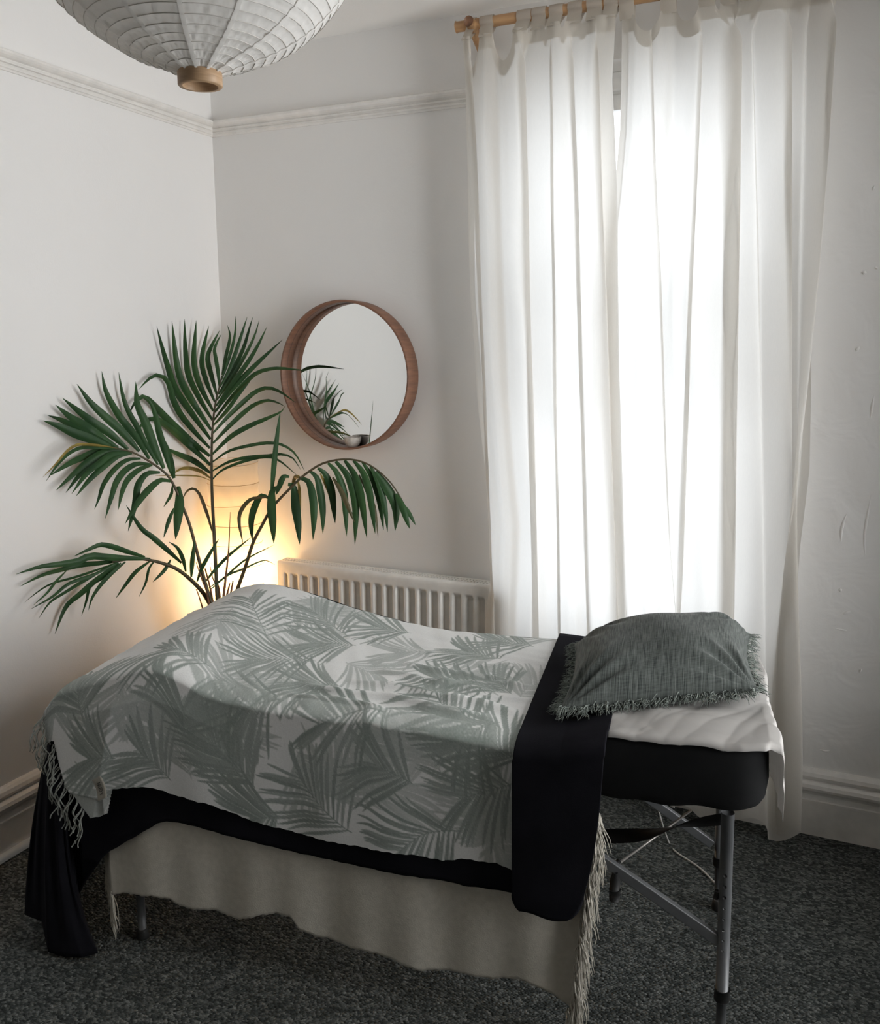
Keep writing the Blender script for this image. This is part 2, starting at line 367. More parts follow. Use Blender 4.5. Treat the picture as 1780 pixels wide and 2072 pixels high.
q = MB().grid(ring_grid([(MR-.0081, -.047), (MR-.0086, -.048), (MR-.0081, -.049)]), wrap_v=True); q.build('seam', M['slot'], mir)

M['ceramic'] = pmat('speckled_ceramic', (.58, .54, .49), .5, col2=(.42, .38, .34), nscale=90)
bw = empty('tea_bowl', (mc[0]+.018, -.045, mc[2]-MR+.0085)); tag(bw, 'small speckled grey ceramic bowl standing inside the bottom of the mirror ring', 'bowl')
bx, by, bz = mc[0]+.018, -.047, mc[2]-MR+.0088
pr = [(0, .003), (.016, .003), (.018, 0), (.020, 0), (.021, .004), (.028, .012), (.0325, .024), (.034, .037), (.0335, .0385), (.032, .037), (.030, .024), (.025, .013), (.016, .007), (0, .006)]
MB().lathe(pr, 40, (bx, by, bz)).build('body', M['ceramic'], bw)
# ------------------------------------------------------------------ curtain pole
M['pole'] = pmat('pale_pine', (.50, .30, .15), .4, col2=(.38, .21, .10), nscale=14, stretch=(.4, 6, 6), bump=.1, bscale=80, bdist=.0004)
M['pole_end'] = pmat('pine_end_grain', (.26, .13, .07), .5, col2=(.18, .09, .05), nscale=60)
RY, RZ, RR = -.105, 2.632, .0165
pole = empty('curtain_pole', (1.10, RY, RZ)); tag(pole, 'round pine curtain pole with a turned bracket under the ceiling', 'curtain pole')
MB().tube([(1.092, RY, RZ), (2.235, RY, RZ)], RR, 24).build('pole', M['pole'], pole, bevel=.002)
for bx_ in (1.152, 2.19):
    q = MB().tube([(bx_, 0, RZ-.075), (bx_, -.012, RZ-.075)], .024, 20); q.build('wall_plate', M['pole'], pole, bevel=.002)
    q = MB().tube([(bx_, -.01, RZ-.072), (bx_, RY-.014, RZ-.004), (bx_, RY-.040, RZ-.002)], [.014, .017, .0165], 20); q.build('bracket', M['pole'], pole)
    q = MB().tube([(bx_, RY-.039, RZ-.002), (bx_, RY-.043, RZ-.002)], .0160, 20); q.build('bracket_knob', M['pole_end'], pole)

# ------------------------------------------------------------------ two tab-top curtains
M['curtain'] = translucent_mat('cream_cotton_voile', (.76, .72, .66), (.93, .92, .90), .72, weave=500, wamp=.03, stretch=(1, 1, .12))
M['curtain_double'] = translucent_mat('doubled_cream_cotton', (.60, .555, .49), (.80, .77, .72), .40, weave=500, wamp=.03)
YC = -.135
def edge(rows):
    w = np.array([at(a, c, 'y', YC) for a, c in rows]); o = np.argsort(w[:, 2]); return w[o, 2], w[o, 0]
LL = edge([(938, 75), (943, 300), (951, 600), (963, 800), (976, 950), (989, 1060), (985, 1180), (979, 1290), (975, 1400), (985, 1600)])
LR = edge([(1246, 48), (1239, 165), (1243, 250), (1249, 430), (1253, 750), (1261, 1000), (1268, 1260), (1300, 1450), (1332, 1650)])
RL = edge([(1254, 48), (1252, 165), (1248, 260), (1236, 400), (1223, 520), (1217, 640), (1222, 800), (1236, 1000), (1252, 1260), (1290, 1450), (1325, 1650)])
RRe = edge([(1697, 5), (1690, 200), (1680, 330), (1665, 600), (1660, 800), (1654, 950), (1641, 1100), (1634, 1210), (1624, 1300), (1621, 1480), (1616, 1690)])
ZTOP = 2.585

def curtain(name, label, EL, ER, tabs, folds, dips, ybase, waves, zbot, hemside, seed, hem_extra):
    """tabs: (centre x, width); folds: (pixel x high, pixel x low, overlap m, depth); dips: sag between neighbouring tabs"""
    root = empty(name, (float(np.interp(1.3, *EL)), YC, zbot)); tag(root, label, 'curtain', 'cream tab-top curtains at the window')
    nu, nv = 360, 150
    u = np.linspace(0, 1, nu); v = np.linspace(0, 1, nv)
    g = np.random.default_rng(seed)
    tabu = []
    for tx, tw in tabs:
        xl, xr = np.interp(ZTOP, *EL), np.interp(ZTOP, *ER); tabu.append(((tx-xl)/(xr-xl), tw/(xr-xl)))
    # top edge height along u
    top = np.full(nu, ZTOP); spans = []
    for k in range(len(tabu)-1):
        a = tabu[k][0]+tabu[k][1]*.5; c = tabu[k+1][0]-tabu[k+1][1]*.5
        if c > a: spans.append((a, c, dips[k]))
    for a, c, dep in spans:
        q = (u-a)/(c-a); w = (q > 0) & (q < 1)
        top[w] -= dep*np.sin(PI*np.clip(q[w], 0, 1))**.6
    bot = np.full(nu, zbot)+hem_extra(u)
    Z = top[:, None]+(bot-top)[:, None]*v[None, :]
    XL = np.interp(Z, *EL); XRt = np.interp(Z, *ER)
    hi, lo = at(0, 250, 'y', YC)[2], at(0, 1260, 'y', YC)[2]
    X = XL+(XRt-XL)*u[:, None]
    Y = np.full_like(X, ybase)
    dep_amt = .55+.45*smooth01((ZTOP-Z)/.5)
    for amp, fr_, ph, dr in waves:
        Y += amp*dep_amt*np.sin(2*PI*(fr_*u[:, None]+ph+dr*(ZTOP-Z)+.06*np.sin(2*PI*(1.3*u[:, None]+.25*Z))))
    for pa, pb, ov, dp in folds:
        xa = at(pa, 300, 'y', YC); xb = at(pb, 1200, 'y', YC)
        xc = xb[0]+(xa[0]-xb[0])*(Z-xb[2])/(xa[2]-xb[2])
        ww = XRt-XL; uc = (xc-XL)/ww
        dl = np.maximum(ov*.9, .012)/ww
        q = (u[:, None]-uc)/dl
        # forward-back-forward in x makes a real three-layer pleat
        fade = smooth01((ZTOP-Z)/.12)
        X += -ov*2.1*q*np.exp(-q*q)*fade
        Y += dp*np.exp(-(q*1.1)**2)*np.sin(q*1.6)*1.3*fade
    Y += .004*np.sin(9*Z+20*u[:, None])*(1-v[None, :])
    P = np.stack([X, Y, Z], -1)
    MB().grid(P).build('cloth', M['curtain'], root)
    # double heading seam along the top and turned side hems, as a second layer just behind
    nh = 10
    hz = np.linspace(0, .048, nh)
    H = np.zeros((nu, nh, 3))
    for j in range(nh):
        H[:, j, 2] = top-hz[j]; H[:, j, 0] = np.interp(H[:, j, 2], *EL)+(np.interp(H[:, j, 2], *ER)-np.interp(H[:, j, 2], *EL))*u
        for i in range(nu):
            H[i, j, 1] = np.interp(-(H[i, j, 2]), -Z[i], Y[i])+.004
            H[i, j, 0] = np.interp(-(H[i, j, 2]), -Z[i], X[i])
    MB().grid(H).build('heading', M['curtain_double'], root)
    for side, wd in hemside:
        k = int(nu*wd); sl = slice(0, k) if side == 'l' else slice(nu-k, nu)
        Q = P[sl].copy(); Q[..., 1] += .005
        MB().grid(Q).build('side_hem', M['curtain'], root)
    # tabs looped over the pole
    for (tx, tw), (tu, _) in zip(tabs, tabu):
        i = int(np.clip(round(tu*(nu-1)), 0, nu-1)); y0 = P[i, 0, 1]; zb = ZTOP-.01
        ang = np.linspace(-.25*PI, 1.25*PI, 15)
        loop = [(y0-.001, zb)]+[(RY-(RR+.003)*math.cos(a), RZ+(RR+.003)*math.sin(a)) for a in ang]+[(y0+.004, zb)]
        lp = catmull(np.array([(0, a, c) for a, c in loop]), 40)
        nw = 7; Tm = np.zeros((len(lp), nw, 3))
        sk = g.normal(0, .004)
        for j in range(nw):
            f = j/(nw-1)-.5; Tm[:, j] = lp; Tm[:, j, 0] = tx+f*tw+sk*np.sin(np.linspace(0, PI, len(lp))); Tm[:, j, 1] += -.002*math.cos(f*PI)
        MB().grid(Tm).build('tab', M['curtain_double'], root)
    return root
def px(x, y): return float(at(x, y, 'y', YC)[0])
tabsL = [(px(944, 70), .030), (px(985, 60), .046), (px(1055, 55), .048), (px(1087, 50), .046), (px(1122, 45), .045), (px(1160, 40), .046), (px(1203, 32), .048), (px(1233, 28), .044)]
dipsL = [.10, .085, .016, .016, .02, .012, .004]
curtain('curtain', 'cream cotton tab-top curtain next to the radiator, its inner hem overlapping the other curtain', LL, LR, tabsL,
        [(962, 998, .020, .010), (1066, 1086, .034, .014), (1120, 1132, .016, .012), (1163, 1190, .022, .012), (1216, 1246, .020, .010)], dipsL, YC-.012,
        [(.011, 4.2, .1, .05), (.004, 8.3, .4, -.08), (.0012, 17, .2, .1)], .10, [('l', .035), ('r', .10)], 3, lambda u: .012*np.sin(14*u)+.006*np.sin(41*u))
tabsR = [(px(1265, 22), .046), (px(1350, 12), .046), (px(1428, 2), .046), (px(1471, -4), .047), (px(1512, -8), .046), (px(1556, -12), .046), (px(1602, -16), .046), (px(1645, -20), .046), (px(1683, -24), .034)]
dipsR = [.052, .040, .022, .020, .018, .012, .012, .010]
curtain('curtain', 'cream cotton tab-top curtain beside the bare scarred wall, its far lower corner touching the carpet', RL, RRe, tabsR,
        [(1322, 1352, .012, .008), (1402, 1372, .026, .014), (1480, 1469, .066, .024), (1542, 1545, .018, .010), (1592, 1590, .040, .016), (1630, 1606, .018, .012), (1668, 1614, .034, .014)], dipsR, YC+.022,
        [(.011, 3.6, .3, -.05), (.0045, 8.1, .1, .07), (.0012, 18, .6, .1)], .045, [('l', .04), ('r', .035)], 5,
        lambda u: .02*np.sin(9*u+1)-.055*np.exp(-((u-.80)/.045)**2)+.012*np.sin(37*u))
# ------------------------------------------------------------------ big paper lantern hanging from the ceiling
M['paper'] = translucent_mat('white_lantern_paper', (.92, .91, .89), (.84, .82, .79), .35, weave=60, wamp=.05)
M['wire'] = pmat('lantern_wire', (.55, .53, .50), .6)
M['bamboo'] = pmat('bamboo_ring', (.44, .29, .17), .5, col2=(.36, .23, .13), nscale=40, stretch=(1, 1, 8))
lc = CAM+1.395*ray(384, -271); LRad = .297
lan = empty('paper_lantern', tuple(lc)); tag(lan, 'large white round paper lantern with a wooden ring hanging from the ceiling', 'lantern')
nl, na = 150, 192; ribs = 46; gores = 12
phi0 = math.asin(.118)
ph = np.linspace(phi0, PI-phi0, nl); rg = np.random.default_rng(4)
an = np.arange(na)*2*PI/na
cr_ph = rg.random((6,))*6
P = np.zeros((nl, na, 3))
for i, p in enumerate(ph):
    k = (p-phi0)/(PI-2*phi0)*ribs; fr_ = k-math.floor(k)
    sc = -.0020*math.sin(PI*fr_)
    neck = .008*math.exp(-((PI-p-phi0)/.10)**2)
    crk = .0016*np.sin(an*37+5*math.sin(k*2.1))*math.sin(PI*fr_)+.0012*np.sin(an*61+k*3.3)*math.sin(PI*fr_)
    gore = -.0022*np.abs(np.sin(an*gores/2))
    r = LRad+sc+crk*.6+gore
    P[i, :, 0] = lc[0]+r*math.sin(p)*np.cos(an); P[i, :, 1] = lc[1]+r*math.sin(p)*np.sin(an); P[i, :, 2] = lc[2]+r*math.cos(p)*1.0-neck
MB().grid(P, wrap_v=True).build('shade', M['paper'], lan)
q = MB()
for k in range(ribs+1):
    p = phi0+(PI-2*phi0)*k/ribs
    neck = .008*math.exp(-((PI-p-phi0)/.10)**2)
    a2 = np.linspace(0, 2*PI, 97); r = LRad-.0019*np.abs(np.sin(a2*gores/2))-.0004
    q.tube(np.stack([lc[0]+r*math.sin(p)*np.cos(a2), lc[1]+r*math.sin(p)*np.sin(a2), lc[2]+r*math.cos(p)-neck], -1), .0008, 5, cap=False)
q.build('wire_rib', M['wire'], lan)
q = MB()
for k in range(gores):
    a = k*2*PI/gores; w = .007/ LRad
    G = np.zeros((nl, 3, 3))
    for i, p in enumerate(ph):
        kk = (p-phi0)/(PI-2*phi0)*ribs; f = kk-math.floor(kk); neck = .008*math.exp(-((PI-p-phi0)/.10)**2)
        for j, d in enumerate((-1, 0, 1)):
            aa = a+d*min(w/max(math.sin(p), .12), .12)*.5; r = LRad-.0020*math.sin(PI*f)+.0012
            G[i, j] = (lc[0]+r*math.sin(p)*math.cos(aa), lc[1]+r*math.sin(p)*math.sin(aa), lc[2]+r*math.cos(p)-neck)
    q.grid(G)
q.build('seam', M['paper'], lan)
zb = lc[2]-LRad*math.cos(phi0)-.008
for z0, nm in ((zb-.020, 'bottom_ring'), (lc[2]+LRad*math.cos(phi0)-.004, 'top_ring')):
    pr = [(.0285, z0), (.0345, z0), (.0358, z0+.002), (.0358, z0+.021), (.0345, z0+.023), (.0285, z0+.023), (.0275, z0+.021), (.0275, z0+.002), (.0285, z0)]
    MB().lathe(pr, 48, (lc[0], lc[1], 0)).build(nm, M['bamboo'], lan)
MB().tube([(lc[0], lc[1], lc[2]+LRad*.95), (lc[0], lc[1], CZ)], .004).build('cord', M['frame_w'], lan)
bp = [(0, -.045), (.012, -.043), (.022, -.035), (.029, -.020), (.030, -.005), (.026, .012), (.016, .032), (.013, .05), (.013, .075), (0, .076)]
MB().lathe(bp, 32, tuple(lc+np.array([0, 0, .05]))).build('bulb', M['ceramic'], lan)

# ------------------------------------------------------------------ glowing paper column lamp in the corner
M['lamp_paper'] = translucent_mat('rice_paper', (.88, .84, .76), (.94, .88, .76), .72, weave=35, clear=.30, wamp=.04)
lx, ly, lr, lh = .140, -.140, .105, 1.150
lamp = empty('floor_lamp', (lx, ly, 0)); tag(lamp, 'lit white paper column floor lamp glowing in the corner behind the palm', 'floor lamp')
nz_ = 140; na = 64; an = np.arange(na)*2*PI/na
rings = 14
def lrad(z, a):
    k = z/lh*rings; f = k-math.floor(k); sq = (np.abs(np.cos(a))**5+np.abs(np.sin(a))**5)**(-1/5.)
    return lr*(.90+.10*sq)*(1+.05*math.sin(k*2.2+1.2)*math.sin(k*.7))*(1.05-.10*z/lh)+.004*math.sin(PI*f)*0-.0035*math.sin(PI*f)
P = np.zeros((nz_, na, 3))
for i, z in enumerate(np.linspace(.03, lh, nz_)):
    r = lrad(z, an)+.0010*np.sin(9*an+z*50)*np.sin(z*23)
    sh = .006*math.sin(z*4.1)
    P[i, :, 0] = lx+sh+r*np.cos(an); P[i, :, 1] = ly+r*np.sin(an); P[i, :, 2] = z
MB().grid(P, wrap_v=True).build('shade', M['lamp_paper'], lamp)
M['lamp_wire'] = pmat('lamp_wire', (.55, .40, .22), .5)
q = MB()
for k in range(rings+1):
    z = min(max(k/rings*lh, .03), lh-.001); a2 = np.linspace(0, 2*PI, 65); r = lrad(z, a2)+.0006; sh = .006*math.sin(z*4.1)
    tilt = .006*math.sin(k*1.7)
    q.tube(np.stack([lx+sh+r*np.cos(a2), ly+r*np.sin(a2), z+tilt*np.cos(a2+k)], -1), .0011, 5, cap=False)
q.build('wire_frame', M['lamp_wire'], lamp)
MB().lathe([(0, 0), (.085, 0), (.088, .006), (.085, .012), (.02, .014), (.016, .03), (.016, .26), (0, .262)], 40, (lx, ly, 0)).build('base', M['frame_w'], lamp)
em, nt, out = new_mat('bulb_glow'); e_ = N(nt, 'ShaderNodeEmission'); e_.inputs[0].default_value = (1, .62, .26, 1); e_.inputs[1].default_value = 8.0; nt.links.new(e_.outputs[0], out.inputs[0])
BZ = .60
MB().tube([(lx, ly, .25), (lx, ly, BZ-.05)], .010, 12).build('stem', M['frame_w'], lamp)
MB().lathe([(0, -.05), (.012, -.05), (.014, -.03), (.024, -.01), (.030, .012), (.028, .03), (.018, .043), (0, .048)], 32, (lx, ly, BZ)).build('bulb', em, lamp)
L = bpy.data.lights.new('bulb_light', 'POINT'); L.energy = 7.5; L.color = (1.0, .60, .26); L.shadow_soft_size = .03
lo = bpy.data.objects.new('bulb_light', L); COL.objects.link(lo); lo.location = (lx, ly, BZ+.07)

# ------------------------------------------------------------------ daylight, plus an added fill light from the right
W = bpy.data.worlds.new('sky'); SC.world = W; W.use_nodes = True
bg = W.node_tree.nodes['Background']; bg.inputs[0].default_value = (.91, .955, 1.0, 1); bg.inputs[1].default_value = 3.9
A = bpy.data.lights.new('window_daylight', 'AREA'); A.shape = 'RECTANGLE'; A.size = WX1-WX0; A.size_y = WZ1-WZ0; A.cycles.is_portal = True
ao = bpy.data.objects.new('window_daylight', A); COL.objects.link(ao); ao.location = ((WX0+WX1)/2, .26, (WZ0+WZ1)/2); ao.rotation_euler = (-PI/2, 0, 0)
A2 = bpy.data.lights.new('added_side_fill', 'AREA'); A2.shape = 'RECTANGLE'; A2.size = VZ1-VZ0; A2.size_y = VY1-VY0; A2.energy = 50.0; A2.color = (1.0, .985, .96)  # added area light that brightens the room from the right
ao2 = bpy.data.objects.new('added_side_fill', A2); COL.objects.link(ao2); ao2.location = (XR+.16, (VY0+VY1)/2, (VZ0+VZ1)/2); ao2.rotation_euler = (0, PI/2, 0)
# ------------------------------------------------------------------ massage table
M['black'] = pmat('black_cotton', (.0045, .0048, .0052), .9, col2=(.0075, .0077, .008), nscale=6, spec=.12, bump=.25, bscale=350, bdist=.0006)
M['navy'] = pmat('black_fleece', (.0062, .0062, .0082), .95, col2=(.010, .0098, .013), nscale=8, spec=.08, bump=.35, bscale=420, bdist=.0008)
M['alu'] = pmat('grey_aluminium', (.135, .14, .145), .42, metal=.35, col2=(.115, .12, .125), nscale=30)
M['rubber'] = pmat('black_rubber', (.012, .012, .012), .65)
M['strap'] = pmat('black_webbing', (.012, .012, .013), .8)
M['steel'] = pmat('steel_cable', (.30, .28, .26), .4, metal=.6)
SL, SR, TW = -1.235, .530, .645
tab = empty('massage_table', tuple(T(-.35, .32, 0))); tag(tab, 'black padded folding massage table on grey aluminium legs under the blankets', 'massage table')
def ztop(s, t=.3):
    return .724+.044*smooth01((np.asarray(s)+.005)/.235)-.030*smooth01((-1.0-np.asarray(s))/.14)
def zlow(s): return .617+.004*np.sin(np.asarray(s)*17)+.003*np.sin(np.asarray(s)*53)
# cushion: rounded slab with a soft top
def slab(s0, s1, t0, t1, rc, n=26):
    """closed outline, corners rounded"""
    pts = []
    for (cx, cy, a0) in ((s1-rc, t0+rc, -PI/2), (s1-rc, t1-rc, 0), (s0+rc, t1-rc, PI/2), (s0+rc, t0+rc, PI)):
        for k in range(9): a = a0+PI/2*k/8; pts.append((cx+rc*math.cos(a), cy+rc*math.sin(a)))
    pts = np.array(pts); out = []
    cum = np.r_[0, np.cumsum(np.linalg.norm(np.diff(np.vstack([pts, pts[:1]]), axis=0), axis=1))]
    for d in np.linspace(0, cum[-1], 260, endpoint=False):
        i = np.searchsorted(cum, d, 'right')-1; f = (d-cum[i])/(cum[i+1]-cum[i]+1e-9); out.append(pts[i]*(1-f)+pts[(i+1) % len(pts)]*f)
    return np.array(out)
O = slab(SL, SR, 0, TW, .075); Cn = np.array([(SL+SR)/2, TW/2])
nrm = np.roll(O, -1, 0)-np.roll(O, 1, 0); nrm = np.stack([nrm[:, 1], -nrm[:, 0]], -1); nrm /= np.linalg.norm(nrm, axis=1)[:, None]
loops = []
for ins, f in ((.10, 0), (.035, 0), (.010, .03), (.001, .16), (-.003, .45), (.000, .80), (.006, .93), (.022, 1.0), (.06, 1.02)):
    q = O-nrm*ins; q[:, 0] = np.clip(q[:, 0], SL+max(ins, -.01)*1, SR-max(ins, -.01)*1)
    zt_, zl_ = ztop(q[:, 0]), zlow(q[:, 0]); z = zl_+(zt_-zl_)*min(f, 1.0)
    wv = .0016*np.sin(np.arange(260)*.37)*math.sin(PI*min(f, 1))
    q = q+nrm*wv[:, None]
    loops.append(T(q[:, 0], q[:, 1], z))
spine = np.stack([np.clip(O[:, 0], SL+.3, SR-.3), np.full(260, TW/2)], -1); O6 = O-nrm*.06
for k in np.linspace(0, 1, 9)[1:]:
    q = O6*(1-k)+spine*k; loops.append(T(q[:, 0], q[:, 1], ztop(q[:, 0])+.001))
q = MB().grid(np.array(loops).transpose(1, 0, 2)[:, ::-1], wrap_u=True)

q.build('cushion', M['black'], tab)
def tb(mb, s0, s1, t0, t1, z0, z1):
    c = [T(a, b_, c_) for c_ in (z0, z1) for (a, b_) in ((s0, t0), (s1, t0), (s1, t1), (s0, t1))]
    return mb.add(c, [(0, 3, 2, 1), (4, 5, 6, 7), (0, 1, 5, 4), (1, 2, 6, 5), (2, 3, 7, 6), (3, 0, 4, 7)])
q = MB(); tb(q, SL+.05, SR-.045, .075, .10, .603, .622); tb(q, SL+.05, SR-.045, TW-.10, TW-.075, .603, .622)
for s in (SL+.05, -.36, -.32, SR-.07): tb(q, s, s+.025, .10, TW-.10, .603, .622)
q.build('under_frame', M['alu'], tab, smooth=False, bevel=.003)
def leg(s, t, splay):
    q = MB(); top_, bot_ = T(s, t, .60), T(s+splay, t, .14)
    q.tube([top_, top_*.5+bot_*.5, bot_], .0142, 20)
    o = q.build('leg', M['alu'], tab)
    MB().tube([bot_+np.array([0, 0, .025]), bot_, bot_-np.array([0, 0, .004])], [.0172, .0176, .0165], 20).build('collar', M['rubber'], o)
    ft = T(s+splay*1.2, t, .022)
    MB().tube([bot_, ft], .0112, 16).build('lower_tube', M['alu'], o)
    MB().lathe([(0, 0), (.017, 0), (.018, .004), (.016, .022), (.013, .028), (0, .028)], 20, (ft[0], ft[1], 0)).build('rubber_foot', M['rubber'], o)
    return o, top_, bot_
legs = {}
for nm, s, t, sp in (('nr', .452, .045, .012), ('fr', .462, .600, .012), ('nl', near(287, 1820, .045)[0], .045, -.004), ('fl', near(287, 1820, .045)[0], .600, -.004)):
    legs[nm] = leg(s, t, sp)
# adjusting holes in the near right leg and its bright screw
o, a_, b_ = legs['nr']
dirc = np.array([0.0, -1.0, 0]); dirc = -EY+EX*-.12; dirc /= np.linalg.norm(dirc)
for k, z in enumerate((.455, .428, .402)):
    c = a_+(b_-a_)*((.60-z)/.46)
    MB().tube([c+dirc*.0125, c+dirc*.0146], .0042, 14).build('hole', M['rubber'], o)
for z, rr in ((.375, .0032), (.348, .0032), (.296, .0032), (.27, .003)):
    c = a_+(b_-a_)*((.60-z)/.46); MB().tube([c+dirc*.0130, c+dirc*.0147], rr, 12).build('plugged_hole', M['alu'], o)
c = a_+(b_-a_)*((.60-.322)/.46)
M['chrome'] = pmat('bright_screw', (.7, .7, .7), .2, metal=1.0)
MB().tube([c+dirc*.012, c+dirc*.0165], .0024, 12).build('screw', M['chrome'], o)
MB().tube([a_+(b_-a_)*.42-EX*.016, a_+(b_-a_)*.46-EX*.020], [.007, .006], 10).build('stop_knob', M['rubber'], o)
# diagonal braces from the legs up to the folding middle
def brace(p, q_):
    return MB().bar(p, q_, .016, .026).build('brace', M['alu'], tab, smooth=False, bevel=.003)
br0 = T(.452, .045, .285); br1 = T(-.06, .045, .585)
bn = brace(br0, br1)
kn = T(.216, .036, .400)
q = MB().tube([kn+np.array([0, 0, .02]), kn, kn-np.array([0, 0, .022])], [.006, .013, .011], 16); q.tube([kn-np.array([0, 0, .022]), kn-np.array([0, 0, .050])], [.0135, .012], 16); q.build('knob', M['rubber'], bn)
brace(T(.452, .600, .200), T(-.02, .600, .500))
# steel stays and a twisted strap between the legs
ce = near(1398, 1640, .25); q = MB().tube([T(.215, .05, .428), T(ce[0], .25, ce[1])], .0030, 8); q.build('stay_cable', M['steel'], tab)
q = MB().tube([T(.215, .05, .428), T(.222, .06, .436)], .006, 8); q.build('cable_end', M['rubber'], tab)
def ribbon(pts, w, tw, n=40):
    p = catmull(pts, n); R = np.zeros((n, 3, 3))
    for i in range(n):
        a = tw[0]+(tw[1]-tw[0])*smooth01(i/(n-1)); d = np.array([0, 0, 1.0])*math.cos(a)+EY*math.sin(a)
        for j in range(3): R[i, j] = p[i]+d*(j-1)*w*.5
    return R
q = MB().grid(ribbon([T(near(x, y, t)[0], t, near(x, y, t)[1]) for x, y, t in ((1180, 1694, .18), (1225, 1692, .17), (1305, 1688, .15), (1385, 1668, .12), (1462, 1657, .07))], .034, (.15, 2.9))); so = q.build('strap', M['strap'], tab)
md = so.modifiers.new('thick', 'SOLIDIFY'); md.thickness = .0016
q = MB().tube([T(.235, .50, .60), T(.238, .50, .49)], .0028, 8); q.build('stay_cable', M['steel'], tab)
q = MB().tube([T(.238, .50, .492), T(.10, .42, .40)], .005, 8); q.build('stay_cable', M['steel'], tab)

# ------------------------------------------------------------------ white cable trailing on the carpet behind the table
M['cable_w'] = pmat('white_pvc_cable', (.62, .61, .58), .4)
cp = [T(.262, .655, .58), T(.268, .66, .45), T(.29, .80, .20)]+[np.r_[at(a, c, 'z', .006)[:2], .006] for a, c in ((1352, 1702), (1368, 1724), (1392, 1740), (1420, 1760), (1450, 1790), (1480, 1815))]
tag(MB().tube(catmull(cp, 70), .0028, 8).build('cable', M['cable_w']), 'thin white cable trailing from under the table onto the carpet', 'cable')

# ------------------------------------------------------------------ cloth helpers
def cloth(name, P, mat, parent=None, thick=.0025, valid=None):
    P = np.asarray(P); nu, nv = P.shape[:2]
    q = MB(); q.v.append(P.reshape(-1, 3)); q.n = nu*nv
    idx = np.arange(nu*nv).reshape(nu, nv)
    Fq = np.stack([idx[:-1, :-1], idx[1:, :-1], idx[1:, 1:], idx[:-1, 1:]], -1).reshape(-1, 4)
    if valid is not None:
        ok = (valid[:-1, :-1] & valid[1:, :-1] & valid[1:, 1:] & valid[:-1, 1:]).ravel(); Fq = Fq[ok]
    q.f = [tuple(f) for f in Fq.tolist()]
    o = q.build(name, mat, parent)
    if thick: md = o.modifiers.new('thick', 'SOLIDIFY'); md.thickness = thick; md.offset = -1
    return o
def hemcurve(pts, off=0.0):
    a = np.array([near(x, y, off) for x, y in pts]); o = np.argsort(a[:, 0]); a = a[o]
    return lambda s: np.interp(s, a[:, 0], a[:, 1])

# crest heights of the covered top, measured along its near and far edges (a support under the cloth lifts the foot end)
nc = np.array([near(a, c, .02) for a, c in ((150, 1385), (200, 1362), (267, 1340), (320, 1326), (350, 1333), (389, 1352), (435, 1379), (458, 1388), (540, 1407), (630, 1423), (720, 1435), (850, 1450), (950, 1466), (1055, 1488))])
fc = np.array([near(a, c, .60) for a, c in ((395, 1240), (440, 1213), (480, 1194), (520, 1187), (550, 1190), (600, 1204), (640, 1217), (700, 1238), (800, 1264), (880, 1281), (980, 1291), (1060, 1298), (1140, 1304))])
def Htop(s, t):
    s = np.asarray(s, float); t = np.asarray(t, float)
    hn = np.interp(s, np.r_[-1.26, -1.20, nc[2:, 0], .1], np.r_[.708, .742, nc[2:, 1], ZT])
    hf = np.interp(s, np.r_[-1.26, fc[:, 0], .1], np.r_[.735, fc[:, 1], ZT+.010])
    f = np.clip((t-.02)/.58, -.1, 1.1)
    return hn*(1-f)+hf*f
_sg = np.linspace(-1.30, .25, 400)
def smooth_curve(y, k):
    w = np.hanning(k); w /= w.sum(); return np.convolve(np.pad(y, k//2, mode='edge'), w, 'valid')[:len(y)]
_hn = smooth_curve(Htop(_sg, .02), 31); _hf = smooth_curve(Htop(_sg, .60), 31)
def Htop(s, t):
    f = np.clip((np.asarray(t, float)-.02)/.58, -.1, 1.1)
    return np.interp(s, _sg, _hn)*(1-f)+np.interp(s, _sg, _hf)*f

# ------------------------------------------------------------------ cream blanket hanging lowest
M['cream'] = pmat('cream_wool', (.54, .51, .445), .95, col2=(.48, .455, .395), nscale=60, bump=.5, bscale=300, bdist=.0015, spec=.1, sheen=.2)
cz = hemcurve([(228, 1806), (250, 1803.5), (317, 1803.5), (349, 1813), (369, 1827), (397, 1833), (436, 1837), (468, 1851), (492, 1853), (532, 1843), (563, 1841), (595, 1847), (611, 1871), (643, 1889),
               (700, 1907), (740, 1915), (790, 1930), (830, 1945), (850, 1953), (880, 1957), (930, 1962), (1000, 1974), (1049, 1970), (1074, 1975), (1099, 1990), (1119, 2002), (1138, 2020), (1153, 2028), (1162, 2050)])
cre = empty('cream_blanket', tuple(T(-.5, 0, .3))); tag(cre, 'plain cream blanket with shaggy fringe hanging lowest along the near side of the table', 'blanket')
nu, nv = 300, 60
sL, sR = -1.105, .178
f = np.linspace(0, 1, nu); vv = np.linspace(0, 1, nv)
Zt = .60; Pc = np.zeros((nu, nv, 3))
for j, v in enumerate(vv):
    sr = sR-.042*v; s = sL+(sr-sL)*f
    zb_ = cz(s)+.0010*np.sin(s*140)+.0008*np.sin(s*333); z = Zt+(zb_-Zt)*v
    t = -.006-.010*v*(.5+.5*np.sin(s*19+1.0))-.004*v*np.sin(s*43)
    Pc[:, j] = T(s, t, z)
cloth('cloth', Pc, M['cream'], cre, .004)
